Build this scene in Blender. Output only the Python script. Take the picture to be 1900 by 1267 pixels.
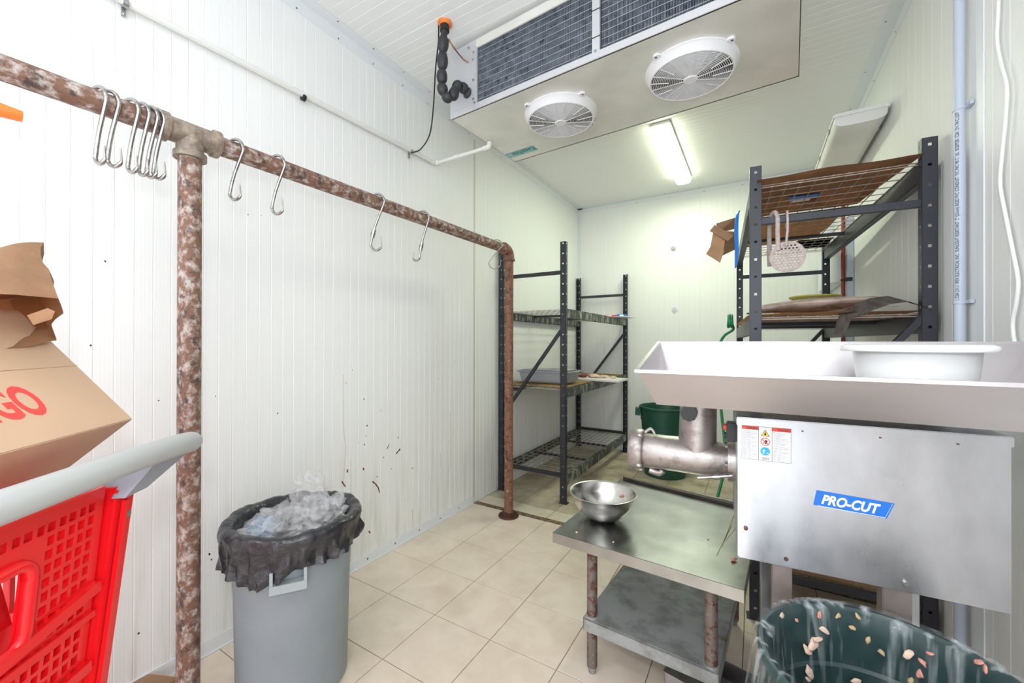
import bpy, bmesh, math, random
from mathutils import Vector, Matrix, noise
for o in list(bpy.data.objects): bpy.data.objects.remove(o)
COL = bpy.context.scene.collection
SC = bpy.context.scene
PI = math.pi
# ------------------------------------------------------------------ camera
CP = Vector((2.0363, -1.2115, 1.3523)); YAW, PITCH, ROLL, FPX = math.radians(30.9006), .00249, .00183, 754.85
cF = Vector((-math.sin(YAW)*math.cos(PITCH), math.cos(YAW)*math.cos(PITCH), math.sin(PITCH)))
r0 = Vector((math.cos(YAW), math.sin(YAW), 0)); u0 = r0.cross(cF)
cR = r0*math.cos(ROLL)+u0*math.sin(ROLL); cU = -r0*math.sin(ROLL)+u0*math.cos(ROLL)
cam = bpy.data.cameras.new('camera'); camo = bpy.data.objects.new('camera', cam); COL.objects.link(camo)
cam.sensor_width = 36; cam.lens = 36*FPX/1900; cam.clip_start = .02
M = Matrix((cR, cU, -cF)).transposed().to_4x4(); M.translation = CP; camo.matrix_world = M
SC.camera = camo
def ray(x, y): return cF + cR*((x-950)/FPX) - cU*((y-633.5)/FPX)
def at(x, y, ax, v):
    d = ray(x, y); k = 'XYZ'.index(ax); return CP + d*((v-CP[k])/d[k])
def dep(x, y, t): return CP + ray(x, y)*t
# ------------------------------------------------------------------ world, exposure, lights
WORLD_S = 2.0
W = bpy.data.worlds.new('world'); SC.world = W; W.use_nodes = True
W.node_tree.nodes['Background'].inputs[0].default_value = (.9, .95, 1, 1); W.node_tree.nodes['Background'].inputs[1].default_value = WORLD_S
SC.view_settings.view_transform = 'Standard'; SC.view_settings.look = 'None'
SC.view_settings.gamma = 1; SC.view_settings.use_curve_mapping = False; SC.view_settings.exposure = 0.6
FLASH_W, LAMP_E, FILL_W = 18, 6, 8
fl = bpy.data.lights.new('camera_flash', 'POINT'); fl.energy = FLASH_W; fl.shadow_soft_size = .06; fl.color = (.93, .96, 1)
flo = bpy.data.objects.new('camera_flash', fl); flo.location = (2.08, -1.3, 1.62); COL.objects.link(flo)
al = bpy.data.lights.new('added_fill_light', 'AREA'); al.shape = 'RECTANGLE'; al.size = 1.2; al.size_y = .25; al.energy = FILL_W; al.color = (.98, 1, .97)  # invented fill light behind the camera, added for soft even brightness
alo = bpy.data.objects.new('added_fill_light', al); alo.location = (1.3, -1.6, 3.02); COL.objects.link(alo)
l3 = bpy.data.lights.new('lit_lamp_light', 'AREA'); l3.shape = 'RECTANGLE'; l3.size = .13; l3.size_y = 1.2; l3.energy = 14; l3.color = (.90, 1, .74)
l3o = bpy.data.objects.new('lit_lamp_light', l3); l3o.location = (1.375, 2.83, 3.035); COL.objects.link(l3o)
# ------------------------------------------------------------------ materials
def newmat(name):
    m = bpy.data.materials.new(name); m.use_nodes = True
    return m, m.node_tree, m.node_tree.nodes['Principled BSDF']
def simple(name, col, rough=.5, metal=0, nz=0, ns=20, bump=0, bs=60, spec=.5, emit=0, trans=0, alpha=1, coat=0, stretch=None):
    m, t, b = newmat(name); L = t.links
    b.inputs['Base Color'].default_value = (*col, 1); b.inputs['Roughness'].default_value = rough; b.inputs['Metallic'].default_value = metal
    b.inputs['Specular IOR Level'].default_value = spec; b.inputs['Alpha'].default_value = alpha
    b.inputs['Transmission Weight'].default_value = trans; b.inputs['Coat Weight'].default_value = coat
    if emit: b.inputs['Emission Color'].default_value = (*col, 1); b.inputs['Emission Strength'].default_value = emit
    tc = t.nodes.new('ShaderNodeTexCoord'); mp = t.nodes.new('ShaderNodeMapping'); L.new(tc.outputs['Object'], mp.inputs[0])
    if stretch: mp.inputs['Scale'].default_value = stretch
    if nz:
        n = t.nodes.new('ShaderNodeTexNoise'); n.inputs['Scale'].default_value = ns; n.inputs['Detail'].default_value = 6; L.new(mp.outputs[0], n.inputs['Vector'])
        r = t.nodes.new('ShaderNodeMapRange'); r.inputs['From Min'].default_value = .3; r.inputs['From Max'].default_value = .7
        r.inputs['To Min'].default_value = 1-nz; r.inputs['To Max'].default_value = 1+nz; L.new(n.outputs[0], r.inputs[0])
        x = t.nodes.new('ShaderNodeVectorMath'); x.operation = 'SCALE'; x.inputs[0].default_value = col; L.new(r.outputs[0], x.inputs['Scale']); L.new(x.outputs[0], b.inputs['Base Color'])
        r2 = t.nodes.new('ShaderNodeMapRange'); r2.inputs['From Min'].default_value = .3; r2.inputs['From Max'].default_value = .7
        r2.inputs['To Min'].default_value = max(0, rough*(1-nz)); r2.inputs['To Max'].default_value = min(1, rough*(1+nz)); L.new(n.outputs[0], r2.inputs[0]); L.new(r2.outputs[0], b.inputs['Roughness'])
    if bump:
        n2 = t.nodes.new('ShaderNodeTexNoise'); n2.inputs['Scale'].default_value = bs; n2.inputs['Detail'].default_value = 5; L.new(mp.outputs[0], n2.inputs['Vector'])
        bp = t.nodes.new('ShaderNodeBump'); bp.inputs['Strength'].default_value = bump; bp.inputs['Distance'].default_value = .01; L.new(n2.outputs[0], bp.inputs['Height']); L.new(bp.outputs[0], b.inputs['Normal'])
    return m
def aniso(m, t_, a=.93):
    t = m.node_tree; b = t.nodes['Principled BSDF']; c = t.nodes.new('ShaderNodeVectorTransform'); c.vector_type = 'VECTOR'; c.convert_from = 'OBJECT'; c.convert_to = 'WORLD'; c.inputs[0].default_value = t_
    t.links.new(c.outputs[0], b.inputs['Tangent']); b.inputs['Anisotropic'].default_value = a; b.inputs['Anisotropic Rotation'].default_value = .25; return m
def patchy(name, c1, c2, lo=.5, hi=.56, scale=14, rough=.7, metal=0, c3=None, lo3=.6, hi3=.66, scale3=30, bump=.5, stretch=(1, 1, 1), rough2=None, dist=.004):
    m, t, b = newmat(name); L = t.links
    tc = t.nodes.new('ShaderNodeTexCoord'); mp = t.nodes.new('ShaderNodeMapping'); L.new(tc.outputs['Object'], mp.inputs[0]); mp.inputs['Scale'].default_value = stretch
    def msk(s, lo, hi, off):
        mp2 = t.nodes.new('ShaderNodeMapping'); mp2.inputs['Location'].default_value = (off, off*.7, 0); L.new(mp.outputs[0], mp2.inputs[0])
        n = t.nodes.new('ShaderNodeTexNoise'); n.inputs['Scale'].default_value = s; n.inputs['Detail'].default_value = 8; n.inputs['Roughness'].default_value = .65; L.new(mp2.outputs[0], n.inputs['Vector'])
        r = t.nodes.new('ShaderNodeMapRange'); r.inputs['From Min'].default_value = lo; r.inputs['From Max'].default_value = hi; L.new(n.outputs[0], r.inputs[0]); return n, r
    n, r = msk(scale, lo, hi, 0)
    mx = t.nodes.new('ShaderNodeMix'); mx.data_type = 'RGBA'; mx.inputs['A'].default_value = (*c1, 1); mx.inputs['B'].default_value = (*c2, 1); L.new(r.outputs[0], mx.inputs['Factor']); out = mx.outputs['Result']
    if c3:
        n3, r3 = msk(scale3, lo3, hi3, 7.3); m3 = t.nodes.new('ShaderNodeMix'); m3.data_type = 'RGBA'; L.new(out, m3.inputs['A']); m3.inputs['B'].default_value = (*c3, 1); L.new(r3.outputs[0], m3.inputs['Factor']); out = m3.outputs['Result']
    L.new(out, b.inputs['Base Color']); b.inputs['Roughness'].default_value = rough; b.inputs['Metallic'].default_value = metal
    if rough2 is not None:
        rr = t.nodes.new('ShaderNodeMapRange'); rr.inputs['To Min'].default_value = rough; rr.inputs['To Max'].default_value = rough2; L.new(r.outputs[0], rr.inputs[0]); L.new(rr.outputs[0], b.inputs['Roughness'])
    if bump:
        bp = t.nodes.new('ShaderNodeBump'); bp.inputs['Strength'].default_value = bump; bp.inputs['Distance'].default_value = dist; L.new(n.outputs[0], bp.inputs['Height']); L.new(bp.outputs[0], b.inputs['Normal'])
    return m
def wallmat(name, col, axis, period=.0114, bstr=.12, grime=0):
    m, t, b = newmat(name); L = t.links
    b.inputs['Roughness'].default_value = .5; b.inputs['Specular IOR Level'].default_value = .3
    g = t.nodes.new('ShaderNodeNewGeometry'); s = t.nodes.new('ShaderNodeSeparateXYZ'); L.new(g.outputs['Position'], s.inputs[0])
    mu = t.nodes.new('ShaderNodeMath'); mu.operation = 'MULTIPLY'; mu.inputs[1].default_value = 2*PI/period; L.new(s.outputs[axis], mu.inputs[0])
    sn = t.nodes.new('ShaderNodeMath'); sn.operation = 'SINE'; L.new(mu.outputs[0], sn.inputs[0])
    pw = t.nodes.new('ShaderNodeMath'); pw.operation = 'SMOOTH_MAX'; pw.inputs[1].default_value = .5; pw.inputs[2].default_value = .3; L.new(sn.outputs[0], pw.inputs[0])
    bp = t.nodes.new('ShaderNodeBump'); bp.inputs['Strength'].default_value = bstr; bp.inputs['Distance'].default_value = .0015; L.new(pw.outputs[0], bp.inputs['Height']); L.new(bp.outputs[0], b.inputs['Normal'])
    if grime:
        mp = t.nodes.new('ShaderNodeMapping'); mp.inputs['Scale'].default_value = (22, 22, 1.6); L.new(g.outputs['Position'], mp.inputs[0])
        n = t.nodes.new('ShaderNodeTexNoise'); n.inputs['Scale'].default_value = 1; n.inputs['Detail'].default_value = 5; L.new(mp.outputs[0], n.inputs['Vector'])
        r = t.nodes.new('ShaderNodeMapRange'); r.inputs['From Min'].default_value = .5; r.inputs['From Max'].default_value = .8; L.new(n.outputs[0], r.inputs[0])
        z = t.nodes.new('ShaderNodeMapRange'); z.inputs['From Min'].default_value = 1.0; z.inputs['From Max'].default_value = .0; L.new(s.outputs[2], z.inputs[0])
        q = t.nodes.new('ShaderNodeMath'); q.operation = 'MULTIPLY'; L.new(r.outputs[0], q.inputs[0]); L.new(z.outputs[0], q.inputs[1])
        q2 = t.nodes.new('ShaderNodeMath'); q2.operation = 'MULTIPLY'; q2.inputs[1].default_value = grime; L.new(q.outputs[0], q2.inputs[0])
        mx = t.nodes.new('ShaderNodeMix'); mx.data_type = 'RGBA'; mx.inputs['A'].default_value = (*col, 1); mx.inputs['B'].default_value = (.50, .40, .29, 1); L.new(q2.outputs[0], mx.inputs['Factor']); L.new(mx.outputs['Result'], b.inputs['Base Color'])
    else: b.inputs['Base Color'].default_value = (*col, 1)
    return m
WH = (.86, .87, .865)
M_wallL = wallmat('white_panel_left', WH, 1, grime=.55); M_wallB = wallmat('white_panel_back', WH, 0, grime=.2); M_wallR = wallmat('white_panel_right', (.85, .86, .85), 1, period=.0107, grime=.3)
M_ceil = wallmat('white_ceiling_panel', WH, 1, bstr=.05)
M_trim = simple('white_trim', (.80, .83, .86), .35); M_screw = simple('screw_grey', (.12, .12, .12), .4, .6)
M_seam = simple('seam_sealant', (.62, .60, .52), .6)
def tilemat(name, base, vein, dirt, damt, dlo=.45, dhi=.75):
    m, t, b = newmat(name); L = t.links
    g = t.nodes.new('ShaderNodeNewGeometry')
    n = t.nodes.new('ShaderNodeTexNoise'); n.inputs['Scale'].default_value = 5; n.inputs['Detail'].default_value = 6; n.inputs['Distortion'].default_value = 1.2; L.new(g.outputs['Position'], n.inputs['Vector'])
    r = t.nodes.new('ShaderNodeMapRange'); r.inputs['From Min'].default_value = .38; r.inputs['From Max'].default_value = .66; L.new(n.outputs[0], r.inputs[0])
    mx = t.nodes.new('ShaderNodeMix'); mx.data_type = 'RGBA'; mx.inputs['A'].default_value = (*base, 1); mx.inputs['B'].default_value = (*vein, 1); L.new(r.outputs[0], mx.inputs['Factor'])
    n2 = t.nodes.new('ShaderNodeTexNoise'); n2.inputs['Scale'].default_value = 3.2; n2.inputs['Detail'].default_value = 8; n2.inputs['Roughness'].default_value = .62; L.new(g.outputs['Position'], n2.inputs['Vector'])
    r2 = t.nodes.new('ShaderNodeMapRange'); r2.inputs['From Min'].default_value = dlo; r2.inputs['From Max'].default_value = dhi; r2.inputs['To Max'].default_value = damt; L.new(n2.outputs[0], r2.inputs[0])
    m2 = t.nodes.new('ShaderNodeMix'); m2.data_type = 'RGBA'; L.new(mx.outputs['Result'], m2.inputs['A']); m2.inputs['B'].default_value = (*dirt, 1); L.new(r2.outputs[0], m2.inputs['Factor'])
    L.new(m2.outputs['Result'], b.inputs['Base Color']); b.inputs['Roughness'].default_value = .42; b.inputs['Specular IOR Level'].default_value = .3
    return m
M_tile = tilemat('beige_tile', (.78, .68, .575), (.72, .61, .505), (.42, .32, .22), .35)
M_tile_far = tilemat('beige_tile_dirt_and_lamp_cast', (.60, .53, .39), (.53, .45, .32), (.16, .11, .07), .8, .45, .70)  # yellow base paints in the far lamp's cast; the dark blotches are dirt
M_tile_cut = tilemat('beige_tile_cut', (.74, .68, .54), (.68, .62, .48), (.25, .18, .1), .4)
M_grout = simple('brown_grout', (.23, .15, .09), .9, nz=.3); M_grime = patchy('grime_gap', (.26, .18, .11), (.08, .05, .03), .42, .6, 25, .8)
M_rust = patchy('rusty_pipe', (.20, .10, .065), (.50, .43, .40), .47, .62, 60, .6, 0, c3=(.07, .045, .04), lo3=.53, hi3=.64, scale3=48, bump=1.0, stretch=(1, .5, .5), dist=.006)
M_rust2 = patchy('rusty_pipe_brown', (.23, .10, .055), (.50, .40, .35), .60, .66, 60, .6, 0, c3=(.07, .035, .025), lo3=.5, hi3=.66, scale3=24, bump=.7)
M_fit = patchy('pipe_fitting', (.20, .16, .13), (.38, .31, .24), .42, .62, 26, .6, .2, bump=.5)
M_flange = simple('rusty_dark_flange', (.10, .045, .03), .55, .3, nz=.5, ns=40, bump=.6, bs=60)
M_steel = simple('stainless_hook', (.42, .40, .385), .3, 1, nz=.25, ns=60)
M_brush = simple('brushed_stainless', (.50, .50, .52), .30, 1, nz=.16, ns=7, stretch=(1.5, 1, .8))
M_pan = simple('satin_stainless', (.50, .475, .485), .36, 1, nz=.10, ns=6, stretch=(.3, 1, 1))
aniso(M_brush, (1, 0, 0)); aniso(M_pan, (1, 0, 0), .5)
M_top = simple('worktop_stainless', (.44, .45, .44), .24, 1, nz=.18, ns=7, bump=.02, bs=50)
M_cast = patchy('tinned_cast_metal', (.42, .385, .37), (.24, .20, .185), .50, .72, 26, .38, .85, c3=(.08, .05, .045), lo3=.66, hi3=.70, scale3=90, bump=.35, rough2=.5)
M_galv = patchy('galvanised', (.40, .42, .43), (.26, .27, .26), .45, .62, 9, .5, .5, c3=(.20, .13, .08), lo3=.64, hi3=.74, scale3=5, bump=.05)
M_legrust = patchy('galvanised_rusty_leg', (.20, .165, .145), (.13, .05, .03), .50, .60, 30, .55, .4, c3=(.32, .27, .24), lo3=.60, hi3=.66, scale3=60, bump=.3)
M_black = patchy('black_painted_rack', (.028, .03, .038), (.30, .31, .30), .64, .72, 45, .42, .1, bump=.1)
M_blackR = patchy('charcoal_painted_rack', (.045, .047, .06), (.35, .34, .34), .68, .76, 50, .42, .2, bump=.05)
M_beamL = patchy('black_rack_beam_scuffed', (.04, .045, .045), (.32, .34, .30), .5, .62, 22, .5, .1, bump=.2, stretch=(1, 1, .35))
M_wire = simple('zinc_wire', (.45, .44, .40), .4, .7, nz=.3, ns=50); M_wireR = simple('rusty_wire', (.40, .33, .28), .5, .5, nz=.3, ns=50)
M_card = simple('cardboard', (.46, .27, .15), .8, nz=.12, ns=8); M_cardl = simple('cardboard_light', (.62, .40, .25), .8, nz=.08, ns=6)
M_cardd = simple('cardboard_brown_damp', (.36, .20, .11), .8, nz=.3, ns=10)
M_bag = simple('kraft_paper', (.56, .33, .19), .7, nz=.15, ns=9, bump=.4, bs=14)
M_grey = simple('grey_plastic', (.25, .285, .31), .5, nz=.06, ns=6, bump=.05, bs=120)
M_greyh = simple('grey_plastic_handle', (.36, .41, .43), .4)
M_liner = simple('black_liner_film', (.022, .022, .028), .25, 0, bump=1.0, bs=20, spec=.7, stretch=(1, 1, 1.2))
M_white = simple('white_plastic', (.80, .80, .80), .35); M_whitefan = simple('white_fan_plastic', (.82, .82, .84), .4)
M_pvc = simple('white_pvc', (.80, .80, .76), .35); M_conduit = simple('grey_conduit', (.52, .58, .68), .4)
M_blackrub = simple('black_rubber', (.03, .03, .035), .5, bump=.4, bs=70); M_blackc = simple('black_cable', (.015, .015, .015), .5)
M_copper = simple('copper', (.4, .22, .14), .4, .9); M_orange = simple('orange_foam', (.9, .25, .05), .8, bump=.6, bs=90)
M_orangep = simple('orange_plastic', (.95, .22, .04), .4)
M_alu = simple('evaporator_sheet', (.80, .79, .745), .42, .35, nz=.08, ns=5); M_aluw = simple('evaporator_white_sheet', (.66, .67, .70), .4, .5)
M_fin = simple('coil_fin', (.33, .37, .44), .4, .6, nz=.4, ns=40); M_coilback = simple('coil_back', (.05, .06, .08), .7); M_tube = simple('coil_tube', (.40, .44, .50), .4, .6)
M_dark = simple('dark_opening', (.07, .04, .03), .8); M_fan = simple('fan_blade', (.30, .22, .18), .5, .4)
M_diff = simple('lit_diffuser', (.93, 1, .72), .5, emit=LAMP_E); M_diff0 = simple('unlit_diffuser', (.74, .74, .72), .35, nz=.06, ns=5)
M_green = simple('green_plastic', (.012, .085, .055), .4, nz=.1); M_greeni = simple('green_plastic_teal', (.004, .030, .030), .4, nz=.12, ns=8)
M_hose = simple('green_hose', (.01, .22, .08), .4); M_tarp = simple('green_fabric', (.005, .20, .06), .6, bump=.3)
M_red = simple('red_cart_plastic', (.80, .006, .012), .32, coat=.2); M_redd = simple('red_pipe_paint', (.30, .04, .03), .5)
M_carth = simple('grey_handle_plastic', (.44, .45, .45), .4)
M_blue = simple('blue_plastic', (.0, .20, .75), .4); M_yel = simple('yellow_plastic', (.62, .55, .10), .4); M_yelt = simple('translucent_yellow', (.55, .52, .25), .5)
M_ink = simple('black_ink', (.02, .02, .02), .6); M_redink = simple('red_ink', (.85, .07, .06), .7); M_whink = simple('white_ink', (.85, .85, .85), .5)
M_lblue = simple('label_blue', (.0, .15, .62), .4); M_teal = simple('teal_ink', (.02, .22, .25), .5); M_teall = simple('pale_teal', (.30, .55, .55), .5)
M_paper = simple('label_white', (.78, .78, .80), .45); M_lred = simple('label_red', (.75, .06, .03), .5); M_lyel = simple('label_yellow', (.8, .65, .03), .5); M_lcyan = simple('label_cyan', (.02, .38, .72), .5)
M_meat = simple('meat_scrap', (.66, .30, .24), .45, nz=.35, ns=60, bump=.5, bs=80); M_fat = simple('fat_scrap', (.80, .58, .46), .45, nz=.2, ns=60, bump=.5, bs=80)
M_blood = simple('dried_blood', (.16, .035, .02), .6); M_dirt = simple('black_speck', (.04, .03, .025), .7); M_drip = simple('rusty_drip', (.72, .60, .48), .7)
M_paint = simple('powdery_pink_paint', (.52, .43, .41), .8, nz=.2, ns=60, bump=.3)
M_sheet = patchy('weathered_sheet', (.32, .28, .26), (.18, .15, .14), .45, .6, 14, .5, .2, stretch=(3, 1, 1), bump=.1)
M_film = simple('cloudy_plastic_wrap', (.60, .47, .41), .3, nz=.25, ns=14, bump=.6, bs=14, spec=.8)
M_tub = simple('grey_tub', (.34, .36, .38), .45); M_knob = simple('black_knob', (.02, .02, .022), .35); M_bolt = simple('zinc_bolt', (.45, .45, .45), .35, .9)
M_darkbar = simple('dark_steel_bar', (.05, .038, .035), .4, .6, nz=.3)
M_barcode = M_ink
def film(name, col, alpha, rough=.15, bump=.6, bs=22, streak=0):
    m, t, b = newmat(name); L = t.links
    b.inputs['Base Color'].default_value = (*col, 1); b.inputs['Roughness'].default_value = rough; b.inputs['Specular IOR Level'].default_value = .8
    tc = t.nodes.new('ShaderNodeTexCoord'); n = t.nodes.new('ShaderNodeTexNoise'); n.inputs['Scale'].default_value = bs; n.inputs['Detail'].default_value = 4; L.new(tc.outputs['Object'], n.inputs['Vector'])
    bp = t.nodes.new('ShaderNodeBump'); bp.inputs['Strength'].default_value = bump; bp.inputs['Distance'].default_value = .01; L.new(n.outputs[0], bp.inputs['Height']); L.new(bp.outputs[0], b.inputs['Normal'])
    r = t.nodes.new('ShaderNodeMapRange'); r.inputs['From Min'].default_value = .35; r.inputs['From Max'].default_value = .7; r.inputs['To Min'].default_value = alpha*.5; r.inputs['To Max'].default_value = min(1, alpha*1.6); L.new(n.outputs[0], r.inputs[0]); L.new(r.outputs[0], b.inputs['Alpha'])
    if streak:
        mp = t.nodes.new('ShaderNodeMapping'); mp.inputs['Scale'].default_value = (1, 1, .10); L.new(tc.outputs['Object'], mp.inputs[0])
        n3 = t.nodes.new('ShaderNodeTexNoise'); n3.inputs['Scale'].default_value = 34; n3.inputs['Detail'].default_value = 3; L.new(mp.outputs[0], n3.inputs['Vector'])
        r3 = t.nodes.new('ShaderNodeMapRange'); r3.inputs['From Min'].default_value = .52; r3.inputs['From Max'].default_value = .74; r3.inputs['To Max'].default_value = streak; L.new(n3.outputs[0], r3.inputs[0])
        ad = t.nodes.new('ShaderNodeMath'); ad.operation = 'ADD'; L.new(r.outputs[0], ad.inputs[0]); L.new(r3.outputs[0], ad.inputs[1]); L.new(ad.outputs[0], b.inputs['Alpha'])
    return m
M_clear = film('clear_film', (.80, .80, .82), .32, bs=14); M_binfilm = film('clear_bin_liner', (.72, .80, .82), .035, .12, .9, 20, streak=.55)
# ------------------------------------------------------------------ helpers
def obj(name, bm, m, parent=None, smooth=False, loc=None, rot=None):
    me = bpy.data.meshes.new(name)
    bmesh.ops.recalc_face_normals(bm, faces=bm.faces) if not getattr(bm, 'keepn', False) else None
    bm.to_mesh(me); bm.free()
    for x in (m if isinstance(m, (list, tuple)) else [m]): me.materials.append(x)
    o = bpy.data.objects.new(name, me); COL.objects.link(o)
    if smooth:
        for p in me.polygons: p.use_smooth = True
        if smooth is not True: me.set_sharp_from_angle(angle=math.radians(smooth))
    if parent: o.parent = parent
    if loc is not None: o.location = loc
    if rot is not None: o.rotation_euler = rot
    return o
def tag(o, label=None, cat=None, group=None, kind=None):
    if label: o['label'] = label
    if cat: o['category'] = cat
    if group: o['group'] = group
    if kind: o['kind'] = kind
    return o
def thing(name, label, cat, loc=(0, 0, 0), rz=0, group=None):
    o = bpy.data.objects.new(name, None); COL.objects.link(o); o.location = loc; o.rotation_euler = (0, 0, rz); o.empty_display_size = .1
    return tag(o, label, cat, group)
def BM(): return bmesh.new()
def bx(bm, x0, x1, y0, y1, z0, z1, bev=0, mi=0, mat=None):
    vs = [bm.verts.new(Vector(p)) for p in [(x0, y0, z0), (x1, y0, z0), (x1, y1, z0), (x0, y1, z0), (x0, y0, z1), (x1, y0, z1), (x1, y1, z1), (x0, y1, z1)]]
    fs = [bm.faces.new([vs[i] for i in q]) for q in [(0, 3, 2, 1), (4, 5, 6, 7), (0, 1, 5, 4), (1, 2, 6, 5), (2, 3, 7, 6), (3, 0, 4, 7)]]
    for f in fs: f.material_index = mi
    if bev:
        es = list({e for f in fs for e in f.edges}); r = bmesh.ops.bevel(bm, geom=es, offset=bev, segments=2, affect='EDGES'); 
        for f in r['faces']: f.material_index = mi
        if mat: bmesh.ops.transform(bm, matrix=mat, verts=list({v for f in r['faces'] for v in f.verts} | {v for v in vs if v.is_valid}))
    elif mat: bmesh.ops.transform(bm, matrix=mat, verts=vs)
    return bm
def hexa(bm, P, mi=0):  # 8 corners: bottom loop then top loop
    vs = [bm.verts.new(Vector(p)) for p in P]
    for q in [(0, 3, 2, 1), (4, 5, 6, 7), (0, 1, 5, 4), (1, 2, 6, 5), (2, 3, 7, 6), (3, 0, 4, 7)]: bm.faces.new([vs[i] for i in q]).material_index = mi
    return bm
def bar(bm, a, b, w, h, up=(0, 0, 1)):
    a, b = Vector(a), Vector(b); d = (b-a).normalized(); s = d.cross(Vector(up)).normalized(); u = s.cross(d)
    P = [a-s*w/2-u*h/2, a+s*w/2-u*h/2, a+s*w/2+u*h/2, a-s*w/2+u*h/2]; P += [p+(b-a) for p in P]
    return hexa(bm, P)
def tube(bm, pts, r, n=10, cap=True, rs=None, flat=None):
    pts = [Vector(p) for p in pts]; rings = []; prev = None
    for i, p in enumerate(pts):
        d = (pts[min(i+1, len(pts)-1)]-pts[max(i-1, 0)]).normalized()
        if prev is None: s = d.orthogonal().normalized()
        else: s = (prev - d*prev.dot(d)); s = s.normalized() if s.length > 1e-6 else d.orthogonal().normalized()
        prev = s; u = d.cross(s); rr = rs[i] if rs else r
        rings.append([bm.verts.new(p+(s*math.cos(2*PI*k/n)+u*math.sin(2*PI*k/n)*(flat or 1))*rr) for k in range(n)])
    for a, b in zip(rings, rings[1:]):
        for k in range(n): bm.faces.new((a[k], a[(k+1) % n], b[(k+1) % n], b[k]))
    if cap:
        bm.faces.new(rings[0][::-1]); bm.faces.new(rings[-1])
    return bm
def smoothpath(P, n=8):
    P = [Vector(p) for p in P]; out = []
    for i in range(len(P)-1):
        p0 = P[max(i-1, 0)]; p1 = P[i]; p2 = P[i+1]; p3 = P[min(i+2, len(P)-1)]
        for k in range(n):
            t = k/n; out.append(.5*((2*p1)+(-p0+p2)*t+(2*p0-5*p1+4*p2-p3)*t*t+(-p0+3*p1-3*p2+p3)*t**3))
    return out+[P[-1]]
def lathe(bm, prof, n=48, c=(0, 0, 0), axis='Z', closed=False):
    rings = []
    for r, z in prof:
        if r < 1e-6: ring = [bm.verts.new(Vector((0, 0, z)))]*n
        else: ring = [bm.verts.new(Vector((r*math.cos(2*PI*k/n), r*math.sin(2*PI*k/n), z))) for k in range(n)]
        rings.append(ring)
    prs = list(zip(rings, rings[1:])) + ([(rings[-1], rings[0])] if closed else [])
    for a, b in prs:
        for k in range(n):
            q = [a[k], a[(k+1) % n], b[(k+1) % n], b[k]]; q2 = []
            for v in q:
                if v not in q2: q2.append(v)
            if len(q2) > 2: bm.faces.new(q2)
    vs = list({v for r in rings for v in r})
    m = Matrix.Identity(4)
    if axis == 'X': m = Matrix.Rotation(PI/2, 4, 'Y')
    if axis == 'Y': m = Matrix.Rotation(-PI/2, 4, 'X')
    bmesh.ops.transform(bm, matrix=Matrix.Translation(Vector(c)) @ m, verts=vs)
    return bm
def grid(bm, f, nu, nv, mi=0):
    V = [[bm.verts.new(Vector(f(i/nu, j/nv))) for j in range(nv+1)] for i in range(nu+1)]
    for i in range(nu):
        for j in range(nv): bm.faces.new((V[i][j], V[i+1][j], V[i+1][j+1], V[i][j+1])).material_index = mi
    return V
def thick(bm, t):
    r = bmesh.ops.solidify(bm, geom=bm.faces[:], thickness=t); return bm
def txt(s, size, name, m, parent, mat, ext=.0004, shear=0, bold=0, xs=1, align='LEFT'):
    c = bpy.data.curves.new('t', 'FONT'); c.body = s; c.size = size; c.extrude = ext; c.shear = shear; c.offset = bold; c.align_x = align; c.resolution_u = 4
    o = bpy.data.objects.new('t', c); COL.objects.link(o); bpy.context.view_layer.update()
    me = bpy.data.meshes.new_from_object(o.evaluated_get(bpy.context.evaluated_depsgraph_get())); bpy.data.objects.remove(o); bpy.data.curves.remove(c)
    me.transform(mat @ Matrix.Diagonal((xs, 1, 1, 1))); me.materials.clear(); me.materials.append(m); me.name = name
    q = bpy.data.objects.new(name, me); COL.objects.link(q); q.parent = parent; return q
def frame(o, x, y):
    x = Vector(x).normalized(); y = Vector(y).normalized(); z = x.cross(y)
    m = Matrix((x, y, z)).transposed().to_4x4(); m.translation = Vector(o); return m
def copyobj(o, parent=None):
    c = o.copy(); COL.objects.link(c)
    if parent: c.parent = parent
    return c
def copytree(o, parent=None):
    c = copyobj(o, parent)
    for ch in list(o.children): copytree(ch, c)
    return c
def fbm(p, s, a): return noise.noise(Vector(p)*s)*a
random.seed(4)
# ------------------------------------------------------------------ room shell
RW, BY, NY, H = 2.706, 3.92, -2.35, 3.13
def grooved(name, m, along0, along1, pitch, off, place, depth=.0016, half=.0022, big=None):
    """a panel wall whose face carries shallow V grooves; place(s, d, t) -> point (s along, d behind the face, t across)"""
    s = [(along0, 0)]; x = off - math.floor((off-along0)/pitch)*pitch
    while x < along1-.004:
        if x > along0+.004:
            h, dd = (half*1.5, depth*1.8) if big and min(abs((x-big[0]) % big[1]), big[1]-abs((x-big[0]) % big[1])) < .02 else (half, depth)
            s += [(x-h, 0), (x, dd), (x+h, 0)]
        x += pitch
    s += [(along1, 0)]
    bm = BM(); lo = [bm.verts.new(Vector(place(a, d, 0))) for a, d in s]; hi = [bm.verts.new(Vector(place(a, d, 1))) for a, d in s]
    bl = [bm.verts.new(Vector(place(a, .08, t))) for a, t in ((along0, 0), (along1, 0), (along1, 1), (along0, 1))]
    for i in range(len(s)-1): bm.faces.new((lo[i], lo[i+1], hi[i+1], hi[i]))
    bm.faces.new(bl); bm.faces.new(lo+[bl[1], bl[0]]); bm.faces.new(hi+[bl[2], bl[3]]); bm.faces.new((lo[0], hi[0], bl[3], bl[0])); bm.faces.new((lo[-1], hi[-1], bl[2], bl[1]))
    return tag(obj(name, bm, m), kind='structure')
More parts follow.
